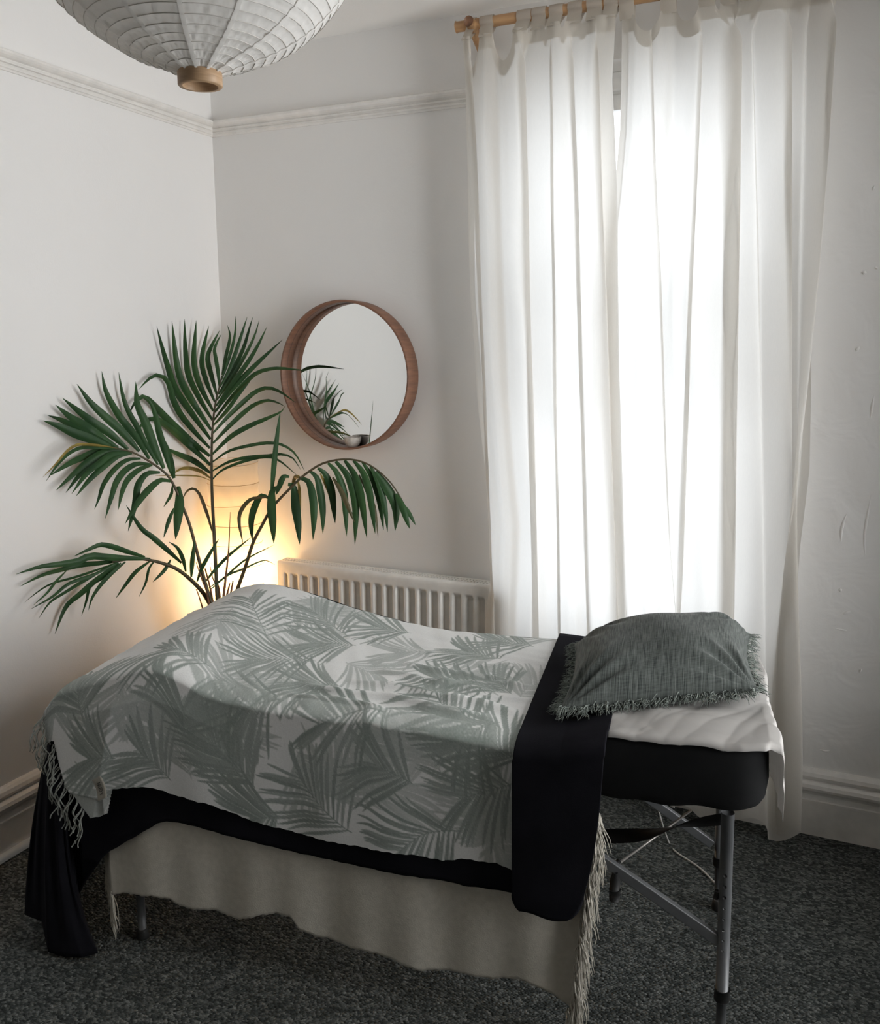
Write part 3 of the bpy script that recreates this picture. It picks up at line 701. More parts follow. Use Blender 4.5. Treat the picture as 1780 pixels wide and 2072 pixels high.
# turned corner at the foot end with its own short fringe
nu2 = 30; Pc2 = np.zeros((nu2, nv, 3))
for i, a in enumerate(np.linspace(0, 1, nu2)):
    s = -1.106-.036*a-.006*a*a; t = -.004+.012*math.sin(a*PI)+.030*a*a
    zb_ = near(236, 1838, 0)[1]+.045*a-.022*math.sin(a*PI)
    for j, v in enumerate(vv): Pc2[i, j] = T(s, t-.008*v*(1-a), Zt+(zb_-Zt)*v)
cloth('turned_corner', Pc2, M['cream'], cre, .004)
def strands(mb, starts, dirs, lens, w, curl, g, n=7, down=np.array([0, 0, -1.0])):
    for p, d, L_ in zip(starts, dirs, lens):
        d = d/np.linalg.norm(d); k = np.linspace(0, 1, n); sd = g.normal(0, 1, 3); sd -= d*np.dot(sd, d); sd /= np.linalg.norm(sd)
        pts = p+np.outer(k*L_, d)+np.outer(k**2*L_*.35, down)+np.outer(np.sin(k*PI*g.uniform(.8, 2.2))*L_*curl*g.uniform(.2, 1), sd)
        mb.tube(pts, w*(1-.75*k**2), 4, cap=False)
g = np.random.default_rng(21)
mbf = MB(); st, di, le = [], [], []
for k in range(420):
    v = g.random()**.9; sr = sR-.042*v
    zb_ = float(cz(sr)); z = .615+(zb_-.615)*v
    st.append(T(sr-.012*g.random(), -.008-.012*v+g.normal(0, .006), z)); di.append(np.array([0, 0, -1.0])*g.uniform(.75, 1.2)+EX*g.uniform(.03, .34)-EY*g.uniform(-.15, .35)); le.append(g.uniform(.05, .095))
strands(mbf, st, di, le, .0019, .14, g)
st, di, le = [], [], []
for k in range(60):
    st.append(T(sR-.045+g.normal(0, .006), -.024+g.normal(0, .006), .085+g.normal(0, .015))); di.append(np.array([0, 0, -1.0])+EX*g.uniform(-.1, .5)); le.append(g.uniform(.05, .085))
strands(mbf, st, di, le, .0019, .14, g)
mbf.build('fringe', M['cream'], cre); mbg = MB()
for k in range(90):
    a = g.random(); i = int(a*(nu2-1)); p = Pc2[i, -1]; st = p+np.array([0, 0, g.uniform(0, .06)])
    strands(mbg, [st], [np.array([0, 0, -1.0])+EX*g.uniform(-.05, .25)], [g.uniform(.04, .075)], .0018, .10, g)
mbg.build('fringe', M['cream'], cre)

# ------------------------------------------------------------------ black blanket
blk = empty('black_blanket', tuple(T(-.6, .3, .6))); tag(blk, 'black fleece blanket under the leaf-patterned throw hanging down at the foot end', 'blanket')
bzc = hemcurve([(205, 1737), (232, 1714), (270, 1692), (300, 1675), (325, 1660), (345, 1655), (380, 1659), (420, 1668), (470, 1682), (515, 1694), (560, 1706), (611, 1719), (690, 1735), (760, 1748), (801, 1757), (860, 1767), (903, 1773), (942, 1784), (1000, 1791), (1050, 1798)], -.01)
nu = 260
s = np.linspace(-1.17, .10, nu)
rows = []
for t in np.linspace(.66, .03, 12): rows.append(T(s, np.full(nu, t), Htop(s, t)-.012))
for a in np.linspace(0, PI/2, 7)[1:]: rows.append(T(s, .024-.050*np.sin(a)+0*s, Htop(s, .02)-.012-.020*(1-np.cos(a))))
for v in np.linspace(0, 1, 40)[1:]:
    z0 = Htop(s, .02)-.032; zb_ = bzc(s)+.0007*np.sin(s*120); rows.append(T(s, -.026-.003*np.sin(s*15)*v, z0+(zb_-z0)*v))
cloth('cloth', np.array(rows).transpose(1, 0, 2), M['navy'], blk, .004)
# foot end: the hanging corner and the flap over the end of the table
def pz(x, y, z): a, c = horiz(x, y, z); return (a, c, z)
bot = [near(205, 1737, -.012)[0:1]+(-.012,)+near(205, 1737, -.012)[1:2], pz(170, 1788, .17), pz(159, 1808, .13), pz(176, 1868, .06), pz(199, 1928, .012), pz(165, 1938, .010), pz(128, 1936, .010), pz(97, 1926, .012), pz(84, 1864, .05), pz(62, 1856, .05), pz(49, 1850, .05), (-1.44, .30, .06), (-1.42, .62, .08)]
bot = np.array(bot)
top_ = np.array([(-1.165, -.012, .690), (-1.18, -.012, .68), (-1.195, -.012, .68), (-1.21, -.012, .68), (-1.22, -.012, .68), (-1.232, -.012, .675), (-1.243, -.010, .67), (-1.250, -.006, .665), (-1.256, .0, .66), (-1.260, .010, .66), (-1.262, .03, .66), (-1.258, .36, .67), (-1.25, .645, .68)])
def seglin(p, n):
    k = np.linspace(0, len(p)-1, n); i = np.minimum(k.astype(int), len(p)-2); f = (k-i)[:, None]; return p[i]*(1-f)+p[i+1]*f
nb = 150; B_ = seglin(bot, nb); Tt = seglin(top_, nb)
rows = []
for v in np.linspace(0, 1, 50):
    bul = math.sin(PI*v)
    q = Tt*(1-v)+B_*v
    q[:, 0] -= .018*bul*np.clip((np.arange(nb)/nb-.4)*3, 0, 1); 
    cidx = np.arange(nb)/nb*12; bow = .042*np.exp(-((cidx-4.0)/1.5)**2); q[:, 0] -= bow*v*v*(1-v)*6.75
    q[:, 1] += .010*bul*np.sin(np.arange(nb)*.35)*v
    rows.append(T(q[:, 0], q[:, 1], q[:, 2]))
rows0 = [T(Tt[:, 0]+.05*np.clip(np.arange(nb)/nb*4-1, 0, 1), np.maximum(Tt[:, 1], .03), np.full(nb, .690)), T(Tt[:, 0]+.01, Tt[:, 1]+.004, np.full(nb, .685))]
cloth('foot_flap', np.array(rows0+rows).transpose(1, 0, 2), M['navy'], blk, .004)
# the turned-down band across the table, hanging lower than the rest
bw = near(1053, 1488, .0)[0]-.006
nv_ = 46; U = np.linspace(0, 1, 70); rows = []
def zband(s, t): return np.maximum(Htop(np.minimum(s, .2), t), ztop(s)+.003)+.006
for t in np.linspace(.66, .02, 30):
    s = bw+(.192-bw)*U; rows.append(T(s, np.full(70, t), zband(s, t)))
for a in np.linspace(0, PI/2, 7)[1:]:
    s = bw+(.190-bw)*U; rows.append(T(s, .02-.072*np.sin(a)+0*s, zband(s, .02)-.028*(1-np.cos(a))))
zb0 = near(1100, 1850, -.052)[1]
for v in np.linspace(0, 1, nv_)[1:]:
    s0 = bw-.002+.004*v; s1 = .188-.012*v-.033*v**3
    cr_ = max(0, (v-.90)/.10); s0 += .012*cr_**3; s1 -= .016*cr_**3
    s = s0+(s1-s0)*U; z0 = zband(s, .02)-.028
    zb_ = zb0+.004*np.sin(U*7)-.006*U+.020*np.clip((.05-U)/.05, 0, 1)**2+.026*np.clip((U-.92)/.08, 0, 1)**2
    rows.append(T(s, -.052-.004*np.sin(U*4)*v, z0+(zb_-z0)*v))
cloth('turned_down_band', np.array(rows).transpose(1, 0, 2), M['navy'], blk, .005)

# ------------------------------------------------------------------ white couch paper at the head end
M['tissue'] = translucent_mat('couch_paper', (.50, .485, .47), (.75, .73, .70), .25, weave=40, wamp=.05)
pap = empty('couch_paper', tuple(T(.37, .3, .76))); tag(pap, 'crumpled white paper sheet over the head end of the table under the pillow', 'paper sheet')
nu, nv = 110, 110
edge_t = lambda s: np.interp(s, [.17, .186, .25, .32, .40, .47, .518, .56], [.004, .004, .0, -.002, .0, -.002, .006, .05])
a_ = np.linspace(0, 1, nu); rows = []
# along s over the top, then down the head end
arc = np.linspace(0, .345+.02+.165, nv)
g = np.random.default_rng(9); kx = g.normal(0, 14, (7, 2)); kp = g.random(7)*6
Pp = np.zeros((nv, nu, 3))
for j, d in enumerate(arc):
    s = .188+min(d, .345)
    if d > .345:
        e = min((d-.345)/.03, 1)*PI/2; s += .014*math.sin(e)
    dn = max(0, d-.358)
    t0 = float(edge_t(min(s, .53)))+(.07*smooth01(dn/.15) if dn > 0 else 0); t = t0+(.60-t0)*a_
    z = ztop(s)+.004-(.016*(1-math.cos(min(max(d-.345, 0)/.03, 1)*PI/2)))-dn
    bumps = sum(1-2*np.abs(np.sin(k[0]*s+k[1]*t+p))**.6 for k, p in zip(kx*1.1, kp))*.0015
    hump = .012*np.exp(-((t-.10)/.06)**2)*smooth01((s-.22)/.08)
    if d <= .345: zz = z+np.abs(bumps)+hump+.0*t; ss = s+0*t
    else: zz = z+0*t+hump*max(0, 1-dn/.05); ss = s+np.abs(bumps)*1.5+.012*smooth01(dn/.15)
    zz = zz-.012*np.clip(1-(t-t0)/.012, 0, 1)**2
    Pp[j] = T(ss, t, zz)
cloth('sheet', Pp, M['tissue'], pap, .0008)
# ------------------------------------------------------------------ linen pillow with frayed edges
def linen_mat():
    m, nt, out = new_mat('green_grey_linen')
    b = N(nt, 'ShaderNodeBsdfPrincipled'); b.inputs['Roughness'].default_value = .92; b.inputs['Specular IOR Level'].default_value = .12; b.inputs['Sheen Weight'].default_value = .15
    nt.links.new(b.outputs[0], out.inputs[0])
    at_ = N(nt, 'ShaderNodeUVMap'); at_.uv_map = 'UVMap'
    def warp(sx, sy, sc):
        mp = N(nt, 'ShaderNodeMapping'); mp.inputs['Scale'].default_value = (sx, sy, 1); nt.links.new(at_.outputs[0], mp.inputs[0])
        nz = N(nt, 'ShaderNodeTexNoise'); nz.inputs['Scale'].default_value = sc; nz.inputs['Detail'].default_value = 4; nt.links.new(mp.outputs[0], nz.inputs['Vector']); return nz
    a = warp(160, 9, 1); c = warp(22, 150, 1); d = warp(6, 6, 1)
    ad = N(nt, 'ShaderNodeMath', operation='MULTIPLY_ADD'); ad.inputs[1].default_value = .74; nt.links.new(a.outputs[0], ad.inputs[0])
    k = N(nt, 'ShaderNodeMath', operation='MULTIPLY'); k.inputs[1].default_value = .26; nt.links.new(c.outputs[0], k.inputs[0]); nt.links.new(k.outputs[0], ad.inputs[2])
    cr = N(nt, 'ShaderNodeValToRGB'); e = cr.color_ramp.elements; e[0].position = .36; e[0].color = (.026, .032, .030, 1); e[1].position = .72; e[1].color = (.150, .165, .154, 1)
    nt.links.new(ad.outputs[0], cr.inputs[0])
    mx = N(nt, 'ShaderNodeMix', data_type='RGBA', blend_type='MULTIPLY'); mx.inputs[0].default_value = .25
    nt.links.new(cr.outputs[0], mx.inputs[6]); nt.links.new(d.outputs[0], mx.inputs[7]); nt.links.new(mx.outputs[2], b.inputs['Base Color'])
    bp = N(nt, 'ShaderNodeBump'); bp.inputs['Strength'].default_value = .5; bp.inputs['Distance'].default_value = .0015
    nt.links.new(ad.outputs[0], bp.inputs['Height']); nt.links.new(bp.outputs[0], b.inputs['Normal'])
    return m
M['linen'] = linen_mat()
M['fray'] = pmat('frayed_linen_thread', (.26, .29, .265), .95, col2=(.10, .115, .105), nscale=120, spec=.1)
pil = empty('pillow', tuple(T(.30, .35, .80))); tag(pil, 'dark green-grey linen pillow with frayed edges lying at the head end of the table', 'pillow')
def corner(x, y, z): a, c = horiz(x, y, z); return np.array([a, c, z])
c00 = corner(1128, 1438, .785); c10 = corner(1536, 1398, .822); c11 = corner(1520, 1284, .858); c01 = corner(1160, 1303, .800)
na_, nb_ = 110, 100
A_ = np.linspace(0, 1, na_)[:, None]; B2 = np.linspace(0, 1, nb_)[None, :]
def bil(a, b): return (c00*((1-a)*(1-b))[..., None]+c10*(a*(1-b))[..., None]+c11*(a*b)[..., None]+c01*((1-a)*b)[..., None])
a2 = np.broadcast_to(A_, (na_, nb_)); b2 = np.broadcast_to(B2, (na_, nb_))
base = bil(a2, b2)
ca, cb = (2*a2-1), (2*b2-1)
inw = .018
ctr = base.mean((0, 1))
# edges bow inwards between the corners
base[..., 0] -= inw*np.sign(ca)*np.abs(ca)**3*(1-cb**2)*1.0
base[..., 1] -= inw*np.sign(cb)*np.abs(cb)**3*(1-ca**2)*1.0
base[..., 2] += -.004*(np.abs(cb)**4)*(1-ca**2)*(cb < 0)
prof = (np.clip(1-np.abs(ca)**3.0, 0, 1)**.64)*(np.clip(1-np.abs(cb)**2.6, 0, 1)**.62)
skew = 1+.18*(cb)+.07*ca-.08*ca*ca
up = .110*prof*skew
g = np.random.default_rng(3)
wr = np.zeros_like(up)
for cx, cy, s0 in ((-1, -1, 1), (1, -1, 1), (1, 1, 1), (-1, 1, 1)):
    th = np.arctan2(cb-cy, ca-cx); rr = np.hypot(ca-cx, cb-cy)
    wr += np.sin(th*17+cx*2+cy)*np.exp(-((rr-.42)/.32)**2)*.0085
wr += .004*np.sin(7*ca+3*cb+1)*prof
topS = base.copy(); topS[..., 2] += up+wr*np.clip(prof*2, 0, 1)
botS = base.copy(); botS[..., 2] = np.maximum(base[..., 2]-.05*prof, ztop(base[..., 0])+.012+.0*prof)
botS[..., 2] = np.minimum(botS[..., 2], base[..., 2])
def W3(P): return T(P[..., 0], P[..., 1], P[..., 2])
def add_uv(o, nu, nv, sc=(1, 1)):
    me = o.data; uv = me.uv_layers.new(name='UVMap'); li = np.zeros(len(me.loops), int); me.loops.foreach_get('vertex_index', li); li = li % (nu*nv)
    u = (li//nv)/(nu-1)*sc[0]; v = (li % nv)/(nv-1)*sc[1]; uv.data.foreach_set('uv', np.stack([u, v], -1).ravel())
q = MB().grid(W3(topS)); q.grid(W3(botS)[:, ::-1]); po = q.build('cover', M['linen'], pil); add_uv(po, na_, nb_)
mbf = MB()
per = [('a', 0), ('a', 1), ('b', 0), ('b', 1)]
def edgept(side, k):
    i = k*(na_-1) if side in (2, 3) else None
    if side == 0: return topS[0, int(k*(nb_-1))], np.array([-1.0, 0, 0])
    if side == 1: return topS[-1, int(k*(nb_-1))], np.array([1.0, 0, 0])
    if side == 2: return topS[int(k*(na_-1)), 0], np.array([0, -1.0, 0])
    return topS[int(k*(na_-1)), -1], np.array([0, 1.0, 0])
for side, cnt in ((0, 230), (1, 150), (2, 420), (3, 120)):
    for _ in range(cnt):
        k = g.random(); p, d = edgept(side, k); clump = math.sin(k*60+side)*.3
        d2 = d+g.normal(0, .28, 3)*np.array([1, 1, .5])+np.array([0, 0, -.10]); d2[1 if side < 2 else 0] += clump
        dw = d2[0]*EX+d2[1]*EY+np.array([0, 0, d2[2]])
        strands(mbf, [T(p[0]-.004*d[0], p[1]-.004*d[1], p[2]+g.normal(.0, .003))], [dw], [g.uniform(.018, .036)], .0012, .30, g, n=6, down=np.array([0, 0, -.5]))
mbf.build('frayed_edge', M['fray'], pil)
# ------------------------------------------------------------------ leaf-patterned cotton throw
thr = empty('leaf_throw', tuple(T(-.6, .3, .75))); tag(thr, 'white cotton throw printed with grey-green palm leaves spread over the table', 'throw')
hemt = hemcurve([(104, 1500), (118, 1545), (135, 1590), (160, 1616), (190, 1650), (207, 1648), (224, 1640), (233, 1594), (250, 1592), (300, 1592), (345, 1607), (400, 1622), (420, 1627), (468, 1647), (515, 1667), (554, 1679), (620, 1697), (668, 1707), (720, 1715), (770, 1725),
                 (841, 1736), (892, 1748), (932, 1743), (1003, 1753), (1046, 1768)], -.045)
DS = .0026
s_ax = np.arange(-1.252, .006, DS); ns = len(s_ax)
far_drop = np.arange(.12, 0, -DS); top_t = np.arange(.655, .03, -DS)
nearcut = .03; rad = .022
drop = np.arange(0, .52, DS)
S2 = s_ax
g = np.random.default_rng(5)
def wrink(s, t):
    """soft ridges running along the table in the front half of the top"""
    w = 0
    for t0, dt, s0, s1, wd, amp in ((.055, -.05, -.62, -.12, .016, .006), (.105, -.045, -.60, -.05, .020, .008), (.175, -.06, -.50, .0, .022, .007), (.255, -.05, -.46, -.08, .020, .005), (.33, -.06, -.40, -.02, .022, .005), (.20, .10, -.30, .0, .014, .004), (.12, .10, -.22, 0, .012, .004), (.44, -.05, -.5, -.1, .03, .003)):
        k = (s-s0)/(s1-s0); win_ = smooth01(k/.25)*smooth01((1-k)/.25)
        tc_ = t0+dt*k+.008*np.sin(s*23+t0*90)
        w = w+2.3*amp*win_*np.exp(-((t-tc_)/(wd*.72))**2)
    w = w+.0012*np.sin(s*31+9*np.sin(t*13))*np.sin(t*27+2)+.0007*np.sin(s*83+t*40)
    return w
rows = []; V = []
z_e = Htop(S2, .655)
for d in far_drop: rows.append(T(S2, .668+.004*np.sin(S2*14)*d*8, z_e-.012-d)); V.append(.655+d)
for t in top_t:
    rt = np.clip((.655-t)/.02, 0, 1); 
    endk = np.clip((-1.20-S2)/.052, 0, 1)
    rows.append(T(S2, t-.02*endk*(t > 2), Htop(S2, t)+wrink(S2, t)-.012*(1-rt)**2-.030*endk**2)); V.append(t)
z_n = Htop(S2, .03)+wrink(S2, .03)
hem = hemt(S2)+.0025*np.sin(S2*95)*.3+.0008*np.sin(S2*221)
VAL = np.zeros((ns, len(rows)+len(drop)), bool); VAL[:, :len(rows)] = True
nR = len(rows)
arcq = rad*PI/2
prevv = None
tl = .03
hemdrop = np.zeros(ns)
for jd, d in enumerate(drop):
    if d < arcq:
        a = d/rad; tt = .03-rad*math.sin(a)-.012*math.sin(a); z = z_n-rad*(1-math.cos(a)); zz = z
        dd = np.zeros(ns)
    else:
        zz = z_n-rad-(d-arcq)
    zc = np.maximum(zz, hem)
    below = np.clip((z_n-rad*.4-zc)/.08, 0, 1)
    sc_ = -1.0-.09*(.823-zc)/.353
    dl = S2-sc_
    crease = np.where(dl > 0, -.030*np.exp(-np.abs(dl)/.16), np.minimum(-.030+.16*np.abs(dl), .0))
    base_t = np.full(ns, .03-rad*math.sin(min(d/rad, PI/2))-.040*math.sin(min(d/rad, PI/2)))
    folds = (-.004-.004*np.sin(S2*15+.6)-.0015*np.sin(S2*37))*np.clip((z_n-zc)/.3, 0, 1)
    # the under-layer flap at the foot corner lies a little further in
    flap = np.where((S2 < -1.075) & (zc < .466), .007, 0)
    tt = base_t+crease*below+folds+flap
    tt = np.minimum(tt, .11)
    rows.append(T(S2, tt, zc-.030*np.clip((-1.20-S2)/.052, 0, 1)**2*np.clip(1-(z_n-zc)/.2, 0, 1))); V.append(.03-d)
    VAL[:, nR+jd] = zz > hem-DS
P = np.array(rows).transpose(1, 0, 2); V = np.array(V)
nv = P.shape[1]

# ---- printed palm leaves: ink amount per point of the cloth, in cloth coordinates (along, across)
ink = np.zeros((ns, nv), np.float32)
pxy = proj(P)
vis = VAL.copy(); vis[:, :len(far_drop)] = False
flat = np.where(vis.ravel())[0]; px_flat = pxy.reshape(-1, 2)[flat]
def cloth_uv(x, y):
    i = flat[np.argmin(((px_flat-(x, y))**2).sum(1))]; return np.array([s_ax[i//nv], V[i % nv]])
Vd = V[::-1]
def stroke(p0, p1, p2, w, dark):
    """one tapering leaflet, a quadratic from p0 through p1 to p2"""
    lo = np.minimum(np.minimum(p0, p1), p2)-w; hi = np.maximum(np.maximum(p0, p1), p2)+w
    i0, i1 = np.searchsorted(s_ax, lo[0]), np.searchsorted(s_ax, hi[0]); j0, j1 = np.searchsorted(Vd, lo[1]), np.searchsorted(Vd, hi[1])
    if i1-i0 < 1 or j1-j0 < 1: return
    j0, j1 = nv-j1, nv-j0
    uu = s_ax[i0:i1][:, None]; vv_ = V[j0:j1][None, :]
    best = np.full((i1-i0, j1-j0), -1.0)
    k = np.linspace(0, 1, 13)[:, None]; pts = (1-k)**2*p0+2*k*(1-k)*p1+k*k*p2
    for q in range(12):
        a, c = pts[q], pts[q+1]; d = c-a; L2 = d@d+1e-12
        f = np.clip(((uu-a[0])*d[0]+(vv_-a[1])*d[1])/L2, 0, 1)
        dist = np.hypot(uu-a[0]-f*d[0], vv_-a[1]-f*d[1]); kk = (q+f)/12
        ww = w*(.30+.70*np.sin(np.minimum(kk*1.6, 1)*PI/2))*np.sqrt(np.clip(1-kk**2.2, 0, 1))+.0004
        best = np.maximum(best, np.clip((ww-dist)/.0016+.5, 0, 1))
    blk_ = ink[i0:i1, j0:j1]; np.maximum(blk_, best*dark, out=blk_)
rp = np.random.default_rng(17)
def frond(base, tip, dark=.9, n=13, lw=.0057, ll=1.18):
    base = np.asarray(base, float); tip = np.asarray(tip, float); d = tip-base; L_ = np.linalg.norm(d)
    if L_ < .02: return
    d = d/L_; nrm = np.array([-d[1], d[0]]); bend = rp.normal(0, .06)*L_
    def R(k): return base+d*L_*k+nrm*bend*math.sin(k*PI)
    for k in np.linspace(0, .96, 12): stroke(R(k), R(k+.04), R(k+.085), .0016, dark)
    for sd in (-1, 1):
        for i in range(n):
            k = .06+.92*(i+rp.random()*.35)/n
            a = math.radians(64-40*k+rp.normal(0, 3)); l_ = ll*(.115+.055*math.sin(PI*min(k*1.05, 1)))*(1-.35*k)*rp.uniform(.9, 1.08)
            dr = d*math.cos(a)+nrm*sd*math.sin(a); p0 = R(k); p2 = p0+dr*l_-d*0
            cv = d*(.10*l_)*rp.uniform(.3, 1.6); p1 = p0+dr*l_*.5+cv
            stroke(p0, p1, p2, lw*rp.uniform(.75, 1.15), dark*rp.uniform(.80, 1.0))
traced = [((712, 1685), (600, 1566)), ((1040, 1585), (930, 1616)), ((833, 1586), (757, 1548)), ((930, 1681), (800, 1742)), ((345, 1580), (283, 1523)), ((482, 1566), (415, 1490)),
          ((375, 1492), (370, 1432)), ((232, 1534), (178, 1535)), ((165, 1450), (172, 1375)), ((515, 1592), (462, 1530)), ((780, 1442), (640, 1468)), ((565, 1415), (478, 1442)), ((1010, 1462), (925, 1522)),
          ((1050, 1540), (985, 1490)), ((565, 1652), (508, 1655)), ((542, 1292), (506, 1209)), ((702, 1286), (628, 1233)), ((638, 1337), (498, 1335)), ((720, 1306), (628, 1300)), ((690, 1389), (605, 1378)),
          ((832, 1281), (753, 1265)), ((1013, 1333), (937, 1316)), ((1080, 1308), (994, 1297)), ((1035, 1404), (980, 1373)), ((971, 1382), (873, 1370)), ((980, 1470), (872, 1400)), ((424, 1349), (330, 1314)),
          ((590, 1350), (560, 1395)), ((700, 1340), (770, 1365)), ((880, 1320), (800, 1322)), ((470, 1230), (440, 1270)), ((650, 1610), (700, 1560)), ((890, 1560), (860, 1480)), ((600, 1520), (640, 1580)),
          ((300, 1380), (290, 1440)), ((980, 1690), (1035, 1740)), ((700, 1480), (760, 1520)), ((1050, 1620), (1030, 1690)), ((420, 1420), (450, 1480)), ((250, 1370), (225, 1440))]
for i, (p, q) in enumerate(traced): frond(cloth_uv(*p), cloth_uv(*q), .95 if i < 27 else .62)
# the print goes on over the rest of the cloth in the same way
for k in range(14):
    b0 = np.array([rp.uniform(-1.25, 0), rp.uniform(-.42, .72)]); a = rp.uniform(0, 2*PI); frond(b0, b0+.13*np.array([math.cos(a), math.sin(a)]), rp.uniform(.45, .7))
ink[(np.broadcast_to(s_ax[:, None], ink.shape) < -1.076) & (P[..., 2] < .462) & (np.arange(nv)[None, :] > nR)] = .62   # the turned-up wrong side of the hem
ink *= (.88+.12*rp.random(ink.shape)).astype(np.float32)

def throw_mat():
    m, nt, out = new_mat('printed_cotton')
    b = N(nt, 'ShaderNodeBsdfPrincipled'); b.inputs['Roughness'].default_value = .9; b.inputs['Specular IOR Level'].default_value = .1; b.inputs['Sheen Weight'].default_value = .12
    nt.links.new(b.outputs[0], out.inputs[0])
    at_ = N(nt, 'ShaderNodeAttribute'); at_.attribute_name = 'ink'
    tc = N(nt, 'ShaderNodeTexCoord'); nz = N(nt, 'ShaderNodeTexNoise'); nz.inputs['Scale'].default_value = 260; nz.inputs['Detail'].default_value = 3
    nt.links.new(tc.outputs['Object'], nz.inputs['Vector'])
    mx = N(nt, 'ShaderNodeMix', data_type='RGBA'); mx.inputs[6].default_value = (.74, .745, .735, 1); mx.inputs[7].default_value = (.205, .245, .22, 1)
    nt.links.new(at_.outputs['Fac'], mx.inputs[0])
    m2 = N(nt, 'ShaderNodeMix', data_type='RGBA', blend_type='MULTIPLY'); m2.inputs[0].default_value = .22
    nt.links.new(mx.outputs[2], m2.inputs[6]); nt.links.new(nz.outputs[0], m2.inputs[7]); nt.links.new(m2.outputs[2], b.inputs['Base Color'])
    bp = N(nt, 'ShaderNodeBump'); bp.inputs['Strength'].default_value = .3; bp.inputs['Distance'].default_value = .001
    nt.links.new(nz.outputs[0], bp.inputs['Height']); nt.links.new(bp.outputs[0], b.inputs['Normal'])
    return m
M['print'] = throw_mat()
q = MB(); q.v.append(P.reshape(-1, 3)); q.n = ns*nv
idx = np.arange(ns*nv).reshape(ns, nv)
Fq = np.stack([idx[:-1, :-1], idx[1:, :-1], idx[1:, 1:], idx[:-1, 1:]], -1).reshape(-1, 4)
ok = (VAL[:-1, :-1] & VAL[1:, :-1] & VAL[1:, 1:] & VAL[:-1, 1:]).ravel(); Fq = Fq[ok]
used = np.unique(Fq); remap = np.full(ns*nv, -1); remap[used] = np.arange(len(used))
q.v = [P.reshape(-1, 3)[used]]; q.f = [tuple(f) for f in remap[Fq].tolist()]
to = q.build('cloth', M['print'], thr)
ca_ = to.data.attributes.new('ink', 'FLOAT', 'POINT'); ca_.data.foreach_set('value', ink.ravel()[used].astype(np.float32))
# knotted fringe along the foot edge
M['yarn'] = pmat('cotton_yarn', (.33, .345, .315), .9, col2=(.25, .265, .24), nscale=80)
mbf = MB(); g = np.random.default_rng(31)
ed = []
for jd in range(0, len(drop), 1):
    j = nR+jd
    if VAL[0, j]: ed.append(P[0, j])
for i in range(0, int(.13/DS)):
    jj = np.where(VAL[i])[0][-1]; ed.append(P[i, jj])
for j in range(len(far_drop), nR, 3): ed.insert(0, P[0, j])
ed = np.array(ed); cum = np.r_[0, np.cumsum(np.linalg.norm(np.diff(ed, axis=0), axis=1))]
nst = 105
for k in range(nst):
    d = cum[-1]*(k+.5*g.random())/nst; i = min(np.searchsorted(cum, d), len(ed)-1); p0 = ed[i]
    L_ = g.uniform(.075, .105); out_ = -EX*g.uniform(.0, .028)-EY*.012
    for e in range(2):
        n = 14; kk = np.linspace(0, 1, n); ph = g.random()*6
        pts = p0+np.outer(kk*L_, [0, 0, -1.0])+np.outer(np.minimum(kk*2.5, 1), out_)+np.outer(.0035*np.sin(kk*9+ph+e*PI)*(kk > .05), EX)+np.outer(.0035*np.cos(kk*8+ph+e*PI), EY)+np.outer(kk**2*g.normal(0, .012), EX)
        mbf.tube(pts, .0016, 5)
    kn_ = pts[-3]; mbf.tube([kn_+np.array([0, 0, .005]), kn_, kn_-np.array([0, 0, .005])], [.001, .0034, .001], 6)
mbf.build('fringe', M['yarn'], thr)
# sewn label with four printed letters
M['label'] = pmat('label_cotton', (.33, .31, .26), .9, col2=(.29, .27, .23), nscale=150)
M['label_ink'] = pmat('label_ink', (.045, .042, .04), .9)
def lab(x, y, off=-.084): 
    s_, z_ = near(x, y, off); return T(s_, off, z_)
lc0, lc1, lc2, lc3 = (lab(a, c) for a, c in ((187, 1578), (204, 1569), (217, 1612), (199, 1621)))
def lp(u_, v_): return (lc0*(1-u_)+lc1*u_)*(1-v_)+(lc3*(1-u_)+lc2*u_)*v_
uu = np.linspace(0, 1, 6); vv_ = np.linspace(0, 1, 10)
G = np.array([[lp(a, c)+EY*(.006*c*(1-c)*4-.002) for c in vv_] for a in uu])
lo_ = cloth('label', G, M['label'], thr, .0008); lo_['label'] = 'small cream sewn label with dark letters'
strokes = {'N': [((0, 0), (0, 1)), ((0, 1), (1, 0)), ((1, 0), (1, 1))], 'U': [((0, 1), (0, .2)), ((0, .2), (.5, 0)), ((.5, 0), (1, .2)), ((1, .2), (1, 1))], 'D': [((0, 0), (0, 1)), ((0, 1), (.7, .9)), ((.7, .9), (1, .5)), ((1, .5), (.7, .1)), ((.7, .1), (0, 0))], 'Y': [((0, 1), (.5, .5)), ((1, 1), (.5, .5)), ((.5, .5), (.5, 0))]}
mbl = MB()
for k, ch in enumerate('NUDY'):
    v0 = .26+.155*k
    for (a, c), (a2_, c2_) in strokes[ch]:
        # letters read along the label's length
        p = [lp(.30+.36*y_, v0+.10*x_)+EY*(.006*(v0)*(1-v0)*4-.0035) for x_, y_ in ((a, c), (a2_, c2_))]
        mbl.tube(p, .0007, 4)
mbl.build('lettering', M['label_ink'], lo_)
